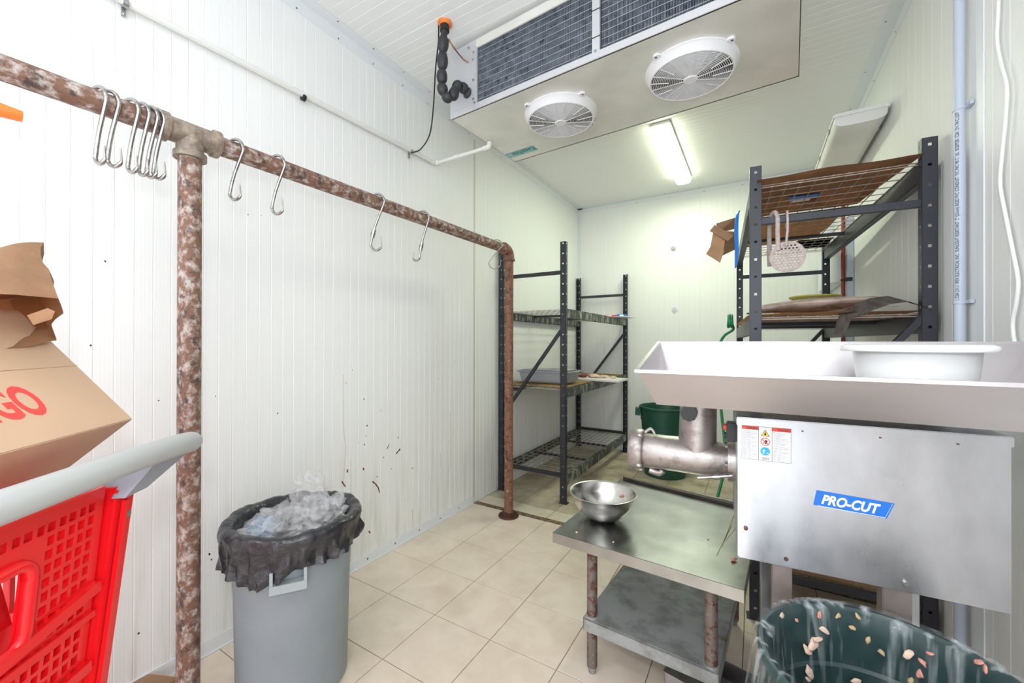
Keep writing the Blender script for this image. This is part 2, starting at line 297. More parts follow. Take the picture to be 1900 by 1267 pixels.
wl = grooved('wall_left', M_wallL, NY, BY, .0567, .005, lambda s, d, t: (-d, s, t*H), big=(-.706, 1.137))
wr = grooved('wall_right', M_wallR, NY, BY, .1075, .855, lambda s, d, t: (RW+d, s, t*H), half=.003)
wb = grooved('wall_back', M_wallB, 0, RW, .0567, .02, lambda s, d, t: (s, BY+d, t*H), big=(.35, 1.137))
#wn = grooved('wall_front', M_wallB, 0, RW, .0567, .02, lambda s, d, t: (s, NY-d, t*H))
ce = grooved('ceiling', M_ceil, NY, BY, .0567, .487, lambda s, d, t: (t*RW, s, H+d), big=(.487, 1.137))
# floor: real tiles laid on a grout bed, the far area starts behind a grimy gap with a row of cut tiles
bm = BM(); bx(bm, -.08, RW+.08, NY, BY+.08, -.08, -.003, mi=1)
def tiles(xs, ys, mi, g=.0016):
    for x0, x1 in zip(xs, xs[1:]):
        for y0, y1 in zip(ys, ys[1:]):
            a, b, c, d = max(x0, 0)+g, min(x1, RW)-g, max(y0, NY)+g, y1-g
            if b-a < .01: continue
            e = .0012
            vs = [bm.verts.new(Vector(p)) for p in [(a, c, -.004), (b, c, -.004), (b, d, -.004), (a, d, -.004), (a, c, -e), (b, c, -e), (b, d, -e), (a, d, -e), (a+e, c+e, 0), (b-e, c+e, 0), (b-e, d-e, 0), (a+e, d-e, 0)]]
            for q in [(8, 9, 10, 11), (0, 1, 5, 4), (1, 2, 6, 5), (2, 3, 7, 6), (3, 0, 4, 7), (4, 5, 9, 8), (5, 6, 10, 9), (6, 7, 11, 10), (7, 4, 8, 11)]: bm.faces.new([vs[i] for i in q]).material_index = mi
XN = [.34+.33*i for i in range(-2, 9)]
tiles(XN, [.33*j for j in range(-8, 5)]+[1.565], 0)
XF = [.325+.33*i for i in range(-1, 9)]
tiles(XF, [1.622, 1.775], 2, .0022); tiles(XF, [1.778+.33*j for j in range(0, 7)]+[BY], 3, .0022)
bx(bm, 0, RW, 1.566, 1.621, -.0035, -.0015, mi=4)
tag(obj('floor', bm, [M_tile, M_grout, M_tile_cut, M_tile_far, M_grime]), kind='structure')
def screw(bm, p, n, r=.005):
    n = Vector(n); s = n.orthogonal().normalized(); u = n.cross(s); p = Vector(p)
    c = bm.verts.new(p+n*.003); R = [bm.verts.new(p+(s*math.cos(k*PI/4)+u*math.sin(k*PI/4))*r+n*.0006) for k in range(8)]
    for k in range(8): bm.faces.new((R[k], R[(k+1) % 8], c))
# angle trims (cove at ceiling, skirting at floor) with their screws
def angle(name, P, Q, a, b, w=.068, t=.002, step=None, first=.1, mat=M_trim, ins=.78, par=None):
    P, Q, a, b = map(Vector, (P, Q, a, b)); bm = BM(); L = (Q-P).length; d = (Q-P).normalized(); t0 = .0006
    for u, v in ((a, b), (b, a)):
        P0 = [P+v*t0+u*t0, P+u*w+v*t0, P+u*w+v*(t+t0), P+u*t0+v*(t+t0)]; hexa(bm, P0+[p+d*L for p in P0])
    o = tag(obj(name, bm, mat, par), kind=None if par else 'structure')
    if step:
        x = first
        while x < L-.04:
            for u, v in ((a, b), (b, a)):
                sb = BM(); screw(sb, Vector((0, 0, 0)), v); s = obj('screw', sb, M_screw, o, loc=P+d*(x+(0 if u == a else .04))+u*w*ins+v*(t+t0))
            x += step
    return o
angle('trim_1', (0, NY, H), (0, BY, H), (1, 0, 0), (0, 0, -1), step=.245, first=.12)
angle('trim_2', (RW, NY, H), (RW, BY, H), (-1, 0, 0), (0, 0, -1), step=.49, first=.2)
angle('trim_3', (0, BY, H), (RW, BY, H), (0, -1, 0), (0, 0, -1), step=.38, first=.35, w=.05)
angle('trim_4', (0, BY, 0), (0, BY, H-.075), (1, 0, 0), (0, -1, 0), w=.04)
angle('trim_5', (RW, BY, 0), (RW, BY, H-.075), (-1, 0, 0), (0, -1, 0), w=.04)
bm = BM(); bx(bm, .0006, .006, NY, 1.553, 0, .062); bx(bm, .0006, .012, NY, 1.553, .0, .006)
bl = tag(obj('baseboard_left', bm, M_trim), kind='structure')
y = -1.75
for k in range(15):
    sb = BM(); screw(sb, (0, 0, 0), (1, 0, 0), .006); obj('screw', sb, M_screw, bl, loc=(.006, y, .032)); y += .222
bm = BM(); bx(bm, RW-.006, RW-.0006, NY, 2.9, 0, .062); tag(obj('baseboard_right', bm, M_trim), kind='structure')
bm = BM(); bx(bm, .0, .7, BY-.006, BY-.0006, 0, .05); bx(bm, .7, 2.6, BY-.006, BY-.0006, 0, .05); tag(obj('baseboard_back', bm, M_trim), kind='structure')
bm = BM(); bx(bm, .0003, .0018, 1.557, 1.577, .05, H-.07); tag(obj('trim_6', bm, M_seam), kind='structure')
bm = BM(); bx(bm, RW-.004, RW-.0004, .80, .855, .062, H-.07); tag(obj('trim_7', bm, M_trim), kind='structure')
# wall marks: dried splashes and specks on the left wall
bm = BM(); K = 4.2233
def blob(px, py, r, mi, asp=1, n=9):
    c = at(px, py, 'X', .0); vs = []
    for k in range(n):
        a = 2*PI*k/n; rr = r*(.5+.5*random.random()); vs.append(bm.verts.new((.0009, c.y+rr*math.cos(a), c.z+rr*asp*math.sin(a))))
    bm.faces.new(vs).material_index = mi
def streak(P, w, mi):
    for (x0, y0), (x1, y1) in zip(P, P[1:]):
        a, b = at(x0, y0, 'X', 0), at(x1, y1, 'X', 0); d = Vector((0, b.y-a.y, b.z-a.z)).normalized(); n = Vector((0, -d.z, d.y))*w/2
        bm.faces.new([bm.verts.new(Vector((.0008, q.y, q.z))) for q in (a-n, a+n, b+n*.7, b-n*.7)]).material_index = mi
for x, y, r in [(317, 590, .006), (341, 800, .007), (334, 883, .004), (321, 948, .006), (225, 367, .003), (178, 465, .004), (903, 433, .004), (1160, 562, .003), (450, 682, .004), (276, 934, .003), (1155, 100, .003), (1160, 955, .004)]: blob(600+x/K, 600+y/K, r, 1)
for x, y, r in [(586, 893, .005), (597, 990, .008), (695, 1133, .006), (188, 1155, .007), (315, 1140, .007), (420, 1200, .004), (470, 1050, .004), (575, 1017, .004), (533, 1138, .003)]: blob(600+x/K, 600+y/K, r, 0, 1.7)
for x, y, r in [(168, 641, .004), (294, 743, .003), (400, 735, .003), (515, 767, .004), (356, 930, .005), (195, 485, .004), (460, 398, .003), (485, 400, .002), (284, 865, .004), (257, 1175, .005), (388, 1028, .006), (392, 1038, .004), (640, 980, .004)]: blob(x, y, r, 1, 1.2)
streak([(691, 893), (697, 898), (702, 905), (704, 914)], .009, 0); streak([(718, 833), (722, 824)], .006, 1); streak([(735, 842), (741, 834)], .01, 0)
streak([(634, 893), (641, 903)], .008, 0); streak([(684, 985), (687, 989)], .01, 0)
streak([(637, 695), (637, 740), (637, 790), (641, 830), (639, 870), (636, 905)], .004, 2); streak([(835, 765), (836, 810), (836, 870)], .006, 2); streak([(817, 840), (819, 870)], .005, 2)
streak([(651, 850), (651, 985)], .003, 2); streak([(765, 945), (767, 985)], .006, 2)
tag(obj('stain', bm, [M_blood, M_dirt, M_drip], wl), 'dried brown splashes and specks', kind='stuff')
# ------------------------------------------------------------------ door in the far end of the right wall
bm = BM(); bx(bm, RW-.03, RW-.001, 3.12, 3.80, .07, 1.86, .004); dr = tag(obj('door_1', bm, M_trim), kind='structure')
bm = BM(); bx(bm, RW-.018, RW-.001, 3.085, 3.115, .07, 1.86); obj('door_gap_shade', bm, M_blackrub, dr)  # black strip painted in for the shade of the gap beside the door
bm = BM(); bx(bm, RW-.045, RW-.001, 2.93, 3.03, .0, 2.35, .004); obj('door_post', bm, M_conduit, dr)
bm = BM(); hexa(bm, [(RW-.03, 3.0, 1.86), (RW-.13, 3.1, 1.86), (RW-.13, 3.88, 1.86), (RW-.03, 3.88, 1.86), (RW-.002, 3.0, 2.12), (RW-.13, 3.1, 2.12), (RW-.13, 3.88, 2.12), (RW-.002, 3.88, 2.12)]); obj('door_hood', bm, M_trim, dr)
p = thing('standpipe', 'thin dark red painted vertical pipe beside the far door on the right wall', 'pipe', (RW-.062, 2.98, 0))
bm = BM(); tube(bm, [(0, 0, 0), (0, 0, H-.07)], .0135, 12); obj('pipe', bm, M_redd, p, 40)
bm = BM(); bar(bm, (-.02, -.018, 1.86), (.05, -.018, 1.86), .006, .012); bx(bm, .0, .05, -.06, -.02, 1.845, 1.875, .002); obj('clamp', bm, M_blackc, p)
# ------------------------------------------------------------------ pipe hanging rail
A = Vector((.345, -.573, 2.072)); B = Vector((.385, 1.50, 2.072)); dR = (B-A).normalized(); RR = .034
rl = thing('hanging_rail', 'rusty peeling steel pipe rail on two upright pipes along the left wall', 'pipe rail', (A.x, A.y, 0), math.atan2(dR.y, dR.x)-PI/2)
LL = (B-A).length
bm = BM(); tube(bm, [(0, -.95, 2.072), (0, -.06, 2.072)], RR, 28); obj('rail_pipe', bm, M_rust, rl, 40)
bm = BM(); tube(bm, [(0, .06, 2.072), (0, LL-.05, 2.072)], RR, 28); obj('rail_pipe', bm, M_rust, rl, 40)
bm = BM(); tube(bm, [(0, 0, .0), (0, 0, 2.02)], RR, 28); obj('upright_pipe', bm, M_rust, rl, 40)
bm = BM(); tube(bm, [(0, LL, .02), (0, LL, 2.01)], RR, 28); obj('upright_pipe', bm, M_rust2, rl, 40)
bm = BM(); tube(bm, [(0, -.078, 2.072), (0, .078, 2.072)], .040, 28); tube(bm, [(0, 0, 1.995), (0, 0, 2.072)], .040, 28)
for a, b in (((0, -.085, 2.072), (0, -.066, 2.072)), ((0, .066, 2.072), (0, .085, 2.072)), ((0, 0, 1.988), (0, 0, 2.008))): tube(bm, [a, b], .048, 28)
obj('tee_fitting', bm, M_fit, rl, 40)
bm = BM(); P = [(0, LL-.075, 2.072)]+[(0, LL-.055+.055*math.sin(t), 2.017+.055*math.cos(t)) for t in [k*PI/16 for k in range(9)]]+[(0, LL, 1.995)]
tube(bm, P, .041, 28); tube(bm, [(0, LL, 1.988), (0, LL, 2.004)], .046, 28); tube(bm, [(0, LL-.082, 2.072), (0, LL-.066, 2.072)], .046, 28); obj('elbow_fitting', bm, M_rust2, rl, 40)
bm = BM(); lathe(bm, [(0, 0), (.078, 0), (.08, .004), (.078, .012), (.05, .016), (.048, .034), (.035, .036), (.0, .036)], 32, (0, LL, 0)); obj('floor_flange', bm, M_flange, rl, 40)
for k in range(4):
    bm = BM(); tube(bm, [(0, 0, 0), (0, 0, .014)], .009, 6); obj('bolt', bm, M_flange, rl, loc=(.062*math.cos(k*PI/2+.5), LL+.062*math.sin(k*PI/2+.5), .012))
bm = BM(); lathe(bm, [(0, 0), (.078, 0), (.08, .004), (.078, .012), (.05, .016), (.048, .034), (.035, .036), (.0, .036)], 32); obj('floor_flange', bm, M_flange, rl, 40)
# hooks: S hooks whose plane stands across the rail
def hookpts(length, rb, tipside=1, topr=.044, rot=0, lean=0):
    P = []
    for k in range(0, 13):
        a = PI*1.12-(PI*1.12+.15)*k/12; P.append((topr*math.cos(a), topr*math.sin(a)))
    zb = -length+topr; x1 = topr*.9
    xb = x1-lean
    cx = xb+tipside*rb
    P.append((xb+(x1-xb)*.35, zb*.55+rb*.4))
    for k in range(0, 11):
        a = PI+(PI*.86)*k/10; P.append((cx+tipside*rb*math.cos(a), zb+rb+rb*math.sin(a)*1.0))
    P.append((cx+tipside*rb*.80, zb+rb*2.1))
    return P
def hook(y, length, rb, r, label, tipside=1, lean=0, swivel=False, rz=.25, ry=0, topr=.044):
    x = A.x+(B.x-A.x)*(y-A.y)/(B.y-A.y)
    P = hookpts(length, rb, tipside, topr, lean=lean); P3 = smoothpath([(px, 0, pz) for px, pz in P], 3)
    bm = BM(); n = len(P3); rs = [r]*n
    for k in range(1, 9): rs[-k] = r*(.12+.11*k)
    tube(bm, P3, r, 10, rs=rs)
    o = obj('meat_hook', bm, M_steel, None, 40, (x, y, 2.072), (0, ry, rz))
    tag(o, label, 'hook', 'steel S hooks on the pipe rail')
    if swivel:
        i = int(n*.62); bm = BM(); zc = -length*.52
        best = min(range(n), key=lambda k: abs(P3[k].z-zc)+(0 if k > n*.4 else 9))
        d = (P3[best+1]-P3[best-1]).normalized(); c = P3[best]
        tube(bm, [c-d*.022, c+d*.022], r*1.8, 12); tube(bm, [c-d*.003, c+d*.003], r*2.05, 12); obj('swivel', bm, M_steel, o, 40)
    return o
hook(-.806, .232, .024, .0060, 'steel S hook furthest left on the rusty rail, first of the leftmost pair', lean=.045, rz=.22)
hook(-.785, .232, .026, .0060, 'steel S hook right behind the leftmost one on the rusty rail', lean=.035, rz=.40)
hook(-.733, .232, .024, .0060, 'steel S hook first of the bunched four left of the tee fitting', lean=.045, rz=.22)
hook(-.707, .232, .024, .0060, 'steel S hook second of the bunched four left of the tee fitting', lean=.045, rz=.22)
hook(-.687, .232, .024, .0058, 'steel S hook third of the bunched four left of the tee fitting', lean=.045, rz=.25)
hook(-.672, .232, .026, .0058, 'steel S hook nearest the tee fitting on its left side', lean=.04, rz=.30)
hook(-.435, .228, .028, .0058, 'steel S hook just right of the tee fitting', lean=.06)
hook(-.280, .240, .030, .0058, 'steel S hook second to the right of the tee fitting', lean=.06)
hook(.228, .290, .034, .0062, 'swivel hook with a collar, tip pointing right, mid rail', lean=.075, swivel=True)
hook(.553, .285, .022, .0062, 'swivel hook with a collar, tip pointing left, mid rail', tipside=-1, lean=.055, swivel=True)
hook(1.325, .215, .048, .0036, 'thin wire hook with a wide bottom loop next to the rail elbow', lean=.10)
# orange plastic hanger end reaching in from the left, hung on the rail by a hook
p = thing('plastic_hanger', 'orange plastic hanger end poking in below the rail at the left', 'hanger', (.352, -1.18, 1.95), 0)
bm = BM(); grid_pts = [(0, .228, .004), (0, .19, .004), (0, .05, .012), (0, -.05, .012), (0, -.17, .004), (0, -.2, .0)]
tube(bm, grid_pts, .016, 12, rs=[.015, .019, .019, .017, .015, .01], flat=.75); obj('hanger_bar', bm, M_orangep, p, 50)
bm = BM(); tube(bm, smoothpath([(0, 0, .02), (0, 0, .06), (.03, 0, .09), (.046, 0, .125), (.03, 0, .158), (0, 0, .17), (-.035, 0, .155), (-.046, 0, .12)], 5), .003, 8); obj('hanger_hook', bm, M_steel, p, 50)
# ------------------------------------------------------------------ drain conduit, clips, cables on the left wall
p = thing('drain_pipe', 'white plastic drain pipe running along the left wall and up to the cooler', 'pipe', (.03, 0, 0))
def C_(px, py, x=.025): q = at(px, py, 'X', x); return Vector((q.x-.03, q.y, q.z))
e0 = C_(808, 303); s0 = C_(240, 8); s0 = s0+(s0-e0)*.35
bm = BM(); tube(bm, [s0, e0], .0135, 14); obj('wall_pipe', bm, M_pvc, p, 40)
dz = Vector((.503-.03, 1.05, 2.665)); m1 = e0+(dz-e0)*.42
bm = BM(); tube(bm, [e0, dz], .0125, 14); obj('branch_pipe', bm, M_pvc, p, 40)
bm = BM(); tube(bm, [m1-(dz-e0)*.04, m1+(dz-e0)*.04], .0165, 14); obj('coupling', bm, M_pvc, p, 40)
bm = BM(); d1 = (e0-s0).normalized(); d2 = (dz-e0).normalized(); tube(bm, smoothpath([e0-d1*.04, e0-d1*.01, e0+d2*.01, e0+d2*.04], 4), .0175, 14); obj('elbow_fitting', bm, M_pvc, p, 40)
bm = BM(); tube(bm, smoothpath([dz-d2*.045, dz-d2*.012, dz+Vector((0, 0, .012)), dz+Vector((0, 0, .03))], 4), .0175, 14); obj('elbow_fitting', bm, M_pvc, p, 40)
for i, (px, py) in enumerate([(232, 6), (563, 181), (762, 281)]):
    c = C_(px, py); bm = BM(); tube(bm, [c-d1*.008, c+d1*.008], .017, 12); q = obj('clip', bm, M_bolt if i != 1 else M_blackc, p, 40)
    if i == 1: continue
    sb = BM(); bx(sb, c.x-.022, c.x-.012, c.y-.006, c.y+.006, c.z-.042, c.z, .001); screw(sb, (c.x-.012, c.y, c.z-.034), (1, 0, 0)); obj('clip_tab', sb, M_bolt, q)
# ------------------------------------------------------------------ ceiling cooler
ev = thing('unit_cooler', 'large grey metal ceiling evaporator with two white fan guards underneath', 'cooler', (.452, .706, 0), -.062)
EL, ED, Z0, Z1 = 1.735, .70, 2.70, 3.105
bm = BM()
bx(bm, 0, EL, 0, .012, Z0, Z0+.035, .002); bx(bm, 0, EL, 0, .012, 3.055, Z1, .002); bx(bm, 0, .20, 0, .01, Z0+.03, 3.06); bx(bm, EL-.05, EL, 0, .01, Z0+.03, 3.06)
bx(bm, 0, EL, .0, ED, Z0, Z0+.006, .002); bx(bm, 0, .006, 0, ED, Z0, Z1, .001); bx(bm, EL-.006, EL, 0, ED, Z0, Z1, .001); bx(bm, 0, EL, ED-.01, ED, Z0, Z1, .001); bx(bm, 0, EL, 0, ED, Z1-.006, Z1, .001)
obj('casing', bm, M_alu, ev)
bm = BM()
for a, b in ((.206, .914), (.957, EL-.05)): bx(bm, a, b, .05, .08, 2.737, 3.055)
cb = obj('coil_back', bm, M_coilback, ev)
for a, b in ((.206, .914), (.957, EL-.05)):
    bm = BM(); x = a+.003
    while x < b: bx(bm, x, x+.0016, .012, .05, 2.737, 3.055); x += .0062
    cl = obj('coil', bm, M_fin, ev); bm = BM()
    for k in range(9): z = 2.757+.0345*k; bar(bm, (a, .0125, z), (b, .0125, z), .0015, .0028)
    obj('coil_tube', bm, M_tube, cl)
bm = BM(); bx(bm, .916, .955, -.004, .012, Z0+.002, Z1, .002); o = obj('coil_strap', bm, M_aluw, ev)
bm = BM(); bm.free()
for z in (2.80, 2.93, 3.04): bm = BM(); bx(bm, .914, .957, -.0055, -.003, z, z+.004); obj('strap_joint', bm, M_blackc, o)
bm = BM(); bx(bm, 0, EL, -.003, .004, Z0-.001, 2.735, .0015); obj('front_lip', bm, M_aluw, ev)
bm = BM(); bx(bm, .198, .206, -.003, .012, 2.73, 3.06, .001); obj('coil_edge', bm, M_aluw, ev)
bm = BM(); bx(bm, 0, .198, -.0025, .002, 2.735, Z1-.002, .001); obj('end_panel', bm, M_aluw, ev)
for x, z in [(.185, 3.03), (.18, 2.99), (.185, 2.87), (.185, 2.76), (.15, 3.07), (.935, 2.735), (.195, 2.735)]:
    bm = BM(); tube(bm, [(0, -.002, 0), (0, -.009, 0)], .0065, 6); obj('bolt', bm, M_bolt, ev, loc=(x, -.001, z))
for x0 in (.12, EL-.12):
    for y0 in (.08, ED-.08):
        bm = BM(); tube(bm, [(x0, y0, Z1), (x0, y0, H)], .006, 8); obj('hanger_rod', bm, M_bolt, ev)
def fan(cx, cy):
    R = .205
    bm = BM(); lathe(bm, [(R+.008, 0), (R+.008, -.006), (R, -.010), (R-.010, -.040), (R-.016, -.044), (R-.020, -.040), (R-.014, -.01), (R-.01, 0)], 64, closed=True)
    for k in range(4):
        a = k*PI/2+.25+PI*.25; q = Vector((math.cos(a), math.sin(a), 0)); tube(bm, [q*(R+.014), q*(R+.014)+Vector((0, 0, -.010))], .019, 14)
    g = obj('fan_guard', bm, M_whitefan, ev, 50, (cx, cy, Z0))
    for k in range(4):
        a = k*PI/2+.25+PI*.25; sb = BM(); screw(sb, (0, 0, 0), (0, 0, -1), .006); obj('screw', sb, M_screw, g, loc=((R+.020)*math.cos(a), (R+.020)*math.sin(a), -.0102))
    bm = BM()
    for k in range(19):
        r = .034+k*.0083; zz = -.052+.010*(r/.19)**2
        lathe(bm, [(r-.0011, zz), (r+.0011, zz), (r+.0011, zz+.005), (r-.0011, zz+.005)], 56, closed=True)
    for k in range(20):
        a = 2*PI*k/20; q = Vector((math.cos(a), math.sin(a), 0)); r1 = .03 if k % 2 == 0 else .10
        bar(bm, q*r1+Vector((0, 0, -.052)), q*.187+Vector((0, 0, -.042)), .0026, .004)
    obj('grille', bm, M_whitefan, g)
    bm = BM(); lathe(bm, [(0, -.058), (.03, -.057), (.035, -.050), (.035, -.044), (0, -.044)], 32); obj('grille_hub', bm, M_whitefan, g, 50)
    bm = BM(); lathe(bm, [(0, -.001), (R-.012, -.001), (R-.012, -.0035), (0, -.0035)], 48); obj('fan_hole_shade', bm, M_dark, g)  # dark disc stands in for the shaded hole; the casing is uncut
    bm = BM()
    for k in range(5):
        a0 = 2*PI*k/5
        grid(bm, lambda u, v: ((.04+.135*u)*math.cos(a0+.9*v+.25*u), (.04+.135*u)*math.sin(a0+.9*v+.25*u), -.036+.03*v), 5, 5)
    thick(bm, .002); obj('fan_blades', bm, M_fan, g, 50)
    bm = BM(); lathe(bm, [(0, -.042), (.04, -.040), (.044, -.004), (0, -.004)], 24); obj('motor', bm, M_blackc, g, 50)
def evl(x, y): v = Vector((x-.452, y-.706)); c, s = math.cos(.062), math.sin(.062); return (v.x*c-v.y*s, v.x*s+v.y*c)
fx = evl(1.050, .990); fan(fx[0], fx[1]); fx2 = evl(1.762, .955); fan(fx2[0], fx2[1])
# brand label underneath (reads from the far side)
l0 = at(989, 272, 'Z', 2.698); l1 = at(943, 291, 'Z', 2.698); la = evl(l0.x, l0.y); lb = evl(l1.x, l1.y)
bm = BM(); LX = la[0]; LY = la[1]-.006; LW = la[0]-lb[0]
bx(bm, LX-LW-.006, LX+.008, LY-.004, LY+.066, Z0-.0012, Z0-.0002); lb_ = obj('brand_label', bm, M_teall, ev)
txt('KeepRite', .062, 'label_text', M_teal, lb_, frame((LX+.004, LY+.010, Z0-.0014), (-1, 0, 0), (0, 1, 0)), bold=.0014, xs=(LW)/.285)
bm = BM(); bx(bm, LX-LW, LX+.004, LY-.003, LY-.0005, Z0-.0018, Z0-.0010); obj('label_line', bm, M_ink, lb_)
dx = evl(.503, 1.05); bm = BM(); tube(bm, [(0, 0, 0), (0, 0, -.03)], .0165, 6); obj('drain_fitting', bm, M_bolt, ev, loc=(dx[0], dx[1], Z0))
# insulated pipe, its foam plug, control cable
p = thing('insulated_pipe', 'lumpy black foam insulated pipe dropping from the ceiling into the cooler end', 'pipe', (.553, .532, H))
o3 = Vector((.553, .532, H)); q1 = ev.matrix_basis @ Vector((.138, 0, 2.812))
c0 = Vector((0, 0, 0)); lowp = dep(829, 170, 2.30)-o3; lowz = q1.z-o3.z
IP = [Vector((0, 0, 0))]+[dep(x, y, d)-o3 for x, y, d in [(824, 60, 2.26), (822, 90, 2.27), (821, 120, 2.28), (820, 145, 2.29), (821, 165, 2.30), (829, 180, 2.30), (840, 178, 2.31), (846, 162, 2.33), (856, 160, 2.35), (864, 170, 2.37)]]+[q1-o3]
P = smoothpath(IP, 9)
rs = [.0165+.014*abs(math.sin(PI*i/10))**.6*(1 if 12 < i else .3) for i in range(len(P))]; bm = BM(); tube(bm, P, .02, 16, rs=rs); obj('insulation', bm, M_blackrub, p, 50)
bm = BM(); lathe(bm, [(0, 0), (.037, 0), (.04, -.008), (.030, -.016), (0, -.018)], 20)
for v in bm.verts: v.co += Vector((random.uniform(-.004, .004), random.uniform(-.004, .004), random.uniform(-.003, .0)))
obj('foam_seal', bm, M_orange, p, 50)
bm = BM(); tube(bm, [(0, 0, -.012), (0, 0, -.05)], .026, 14); obj('tape', bm, M_blackc, p, 50)
cpn = ev.matrix_basis @ Vector((.145, -.003, 2.99))-o3
bm = BM(); tube(bm, smoothpath([(.01, .02, -.08), (.02, .05, -.11), tuple(cpn+Vector((-.02, -.03, .01))), tuple(cpn)], 6), .0045, 8); obj('copper_tube', bm, M_copper, p, 50)
bm = BM(); c0 = Vector((.515, .525, H))
P = [c0, c0+Vector((-.002, 0, -.1)), at(808, 130, 'X', .42), at(804, 200, 'X', .28), at(797, 250, 'X', .14), at(780, 277, 'X', .05), at(764, 283, 'X', .04)]
tube(bm, smoothpath(P, 8), .0042, 8); tag(obj('control_cable', bm, M_blackc, None, 50), 'thin black cable drooping from the ceiling hole to the white drain pipe', 'cable')
# ------------------------------------------------------------------ ceiling lamps
def fixture(name, label, loc, rz, L, Wd, lit, mats):
    p = thing(name, label, 'lamp', loc, rz, None)
    bm = BM(); bx(bm, -Wd/2, Wd/2, 0, L, -.03, 0, .006); obj('housing', bm, M_white, p, 40)
    bm = BM()
    def prof(s, z): return s
    nU = 20
    V = []
    for j, y in enumerate([0.004, .012, .035, L-.035, L-.012, L-.004]):
        sc = [.80, .93, 1, 1, .93, .80][j]; row = []
        for i in range(nU+1):
            a = PI*i/nU; x = -(Wd/2-.004)*math.copysign(abs(math.cos(a))**.45, math.cos(a)); z = -.03-.055*sc*abs(math.sin(a))**.6*(1 if 0 < j < 5 else .3)
            row.append(bm.verts.new((x*(1 if 0 < j < 5 else .97), y, z)))
        V.append(row)
    for a, b in zip(V, V[1:]):
        for i in range(nU): bm.faces.new((a[i], a[i+1], b[i+1], b[i]))
    bm.faces.new(V[0]); bm.faces.new(V[-1][::-1])
    obj('diffuser', bm, mats, p, 50)
    for y in (.18, L/2, L-.18):
        for s in (-1, 1):
            bm = BM(); bx(bm, s*(Wd/2)-.003, s*(Wd/2)+.003, y-.012, y+.012, -.042, -.012, .001); obj('latch', bm, M_bolt, p)
    return p
fixture('ceiling_lamp', 'lit white tube lamp on the ceiling behind the cooler', (1.375, 2.20, H-.001), .0, 1.27, .155, True, M_diff)
fixture('ceiling_lamp', 'made-up ceiling tube lamp behind the camera, added for fill light', (.75, -1.68, H-.001), -PI/2, 1.27, .155, False, M_diff0)  # unseen fixture, made up to go with the added fill light
p = fixture('wall_lamp', 'unlit white tube lamp high on the right wall above the shelving', (0, 0, 0), 0, 1.25, .20, False, M_diff0)
p.location = (2.568, 1.89, 2.735); p.scale = (1.28, 1, 1.0)
for y in (.25, 1.0):
    bm = BM(); bx(bm, -.02, .105, y-.015, y+.015, .0, .02, .002); bx(bm, .098, .1055, y-.02, y+.02, -.05, .08, .002); obj('bracket', bm, M_bolt, p)
# ------------------------------------------------------------------ right wall conduit and cable
p = thing('conduit', 'pale grey plastic conduit standing on the right wall beside the shelving', 'conduit', (RW-.026, .915, 0))
bm = BM(); tube(bm, [(0, 0, .0), (0, 0, H-.07)], .0165, 18); cd = obj('conduit_pipe', bm, M_conduit, p, 40)
rdir = Vector((-.62, -.78, 0)).normalized(); xd = Vector((0, 0, 1)); yd = Vector((0, 0, 1)).cross(rdir)*-1
zz = xd.cross(rdir)
cvz = lambda py: (CP.z+(633.5-py)*CP_d/FPX)
CP_d = (Vector((RW-.026, .915, 0))-CP).dot(cF)
zt0, zt1 = cvz(560), cvz(205)
fr = frame(Vector((0, 0, zt0))+rdir*.0168, (0, 0, 1), rdir.cross(Vector((0, 0, 1))))
t = txt('LLL CSA 211.1  IPEX ELECTRICAL INC.  SUNLIGHT RESISTANT  2" (53mm) RIGID PVC CONDUIT  T/C PVC 90 C  UL  SCEPTER  CSA  211 74 C LOT', .0145, 'conduit_text', M_ink, cd, Matrix.Identity(4), ext=.0003)
xsz = max(v.co.x for v in t.data.vertices); t.data.transform(fr @ Matrix.Translation((0, -.005, 0)) @ Matrix.Diagonal(((zt1-zt0)/xsz, 1, 1, 1)))
for py in (197, 557):
    z = cvz(py); bm = BM(); tube(bm, [(0, 0, z-.006), (0, 0, z+.006)], .019, 18); bx(bm, .012, .0245, -.045, .0, z-.007, z+.007, .001); screw(bm, (.012, -.036, z), (-1, 0, 0)); obj('pipe_strap', bm, M_conduit, p, 40)
bm = BM(); P = [(RW-.012, .63, H-.08)]+[at(x, y, 'X', RW-.012) for x, y in [(1853, 0), (1850, 70), (1858, 120), (1868, 160), (1866, 220), (1858, 300), (1856, 345), (1866, 400), (1880, 470), (1889, 520), (1886, 560), (1879, 600), (1884, 640), (1897, 662), (1915, 690)]]
tube(bm, smoothpath(P, 5), .0052, 10); tag(obj('white_cable', bm, M_white, None, 50), 'wavy white cable hanging down the right wall at the right edge', 'cable')
for i, (x, y) in enumerate([(1250, 461), (1252, 575)]):
    c = at(x, y, 'Y', BY); p = thing('wall_bolt', ['upper', 'lower'][i]+' of two round washered bolts in the middle of the back wall', 'bolt', (c.x, BY, c.z), 0, 'bolts in the back wall')
    bm = BM(); lathe(bm, [(0, -.001), (.032, -.001), (.032, -.005), (.0, -.006)], 24, axis='Y'); bmesh.ops.scale(bm, vec=(1, -1, 1), verts=bm.verts)
    for v in bm.verts: v.co.y = -abs(v.co.y)
    obj('washer', bm, M_bolt, p, 40); bm = BM(); tube(bm, [(0, -.004, 0), (0, -.02, 0)], .014, 6); obj('nut', bm, M_bolt, p)
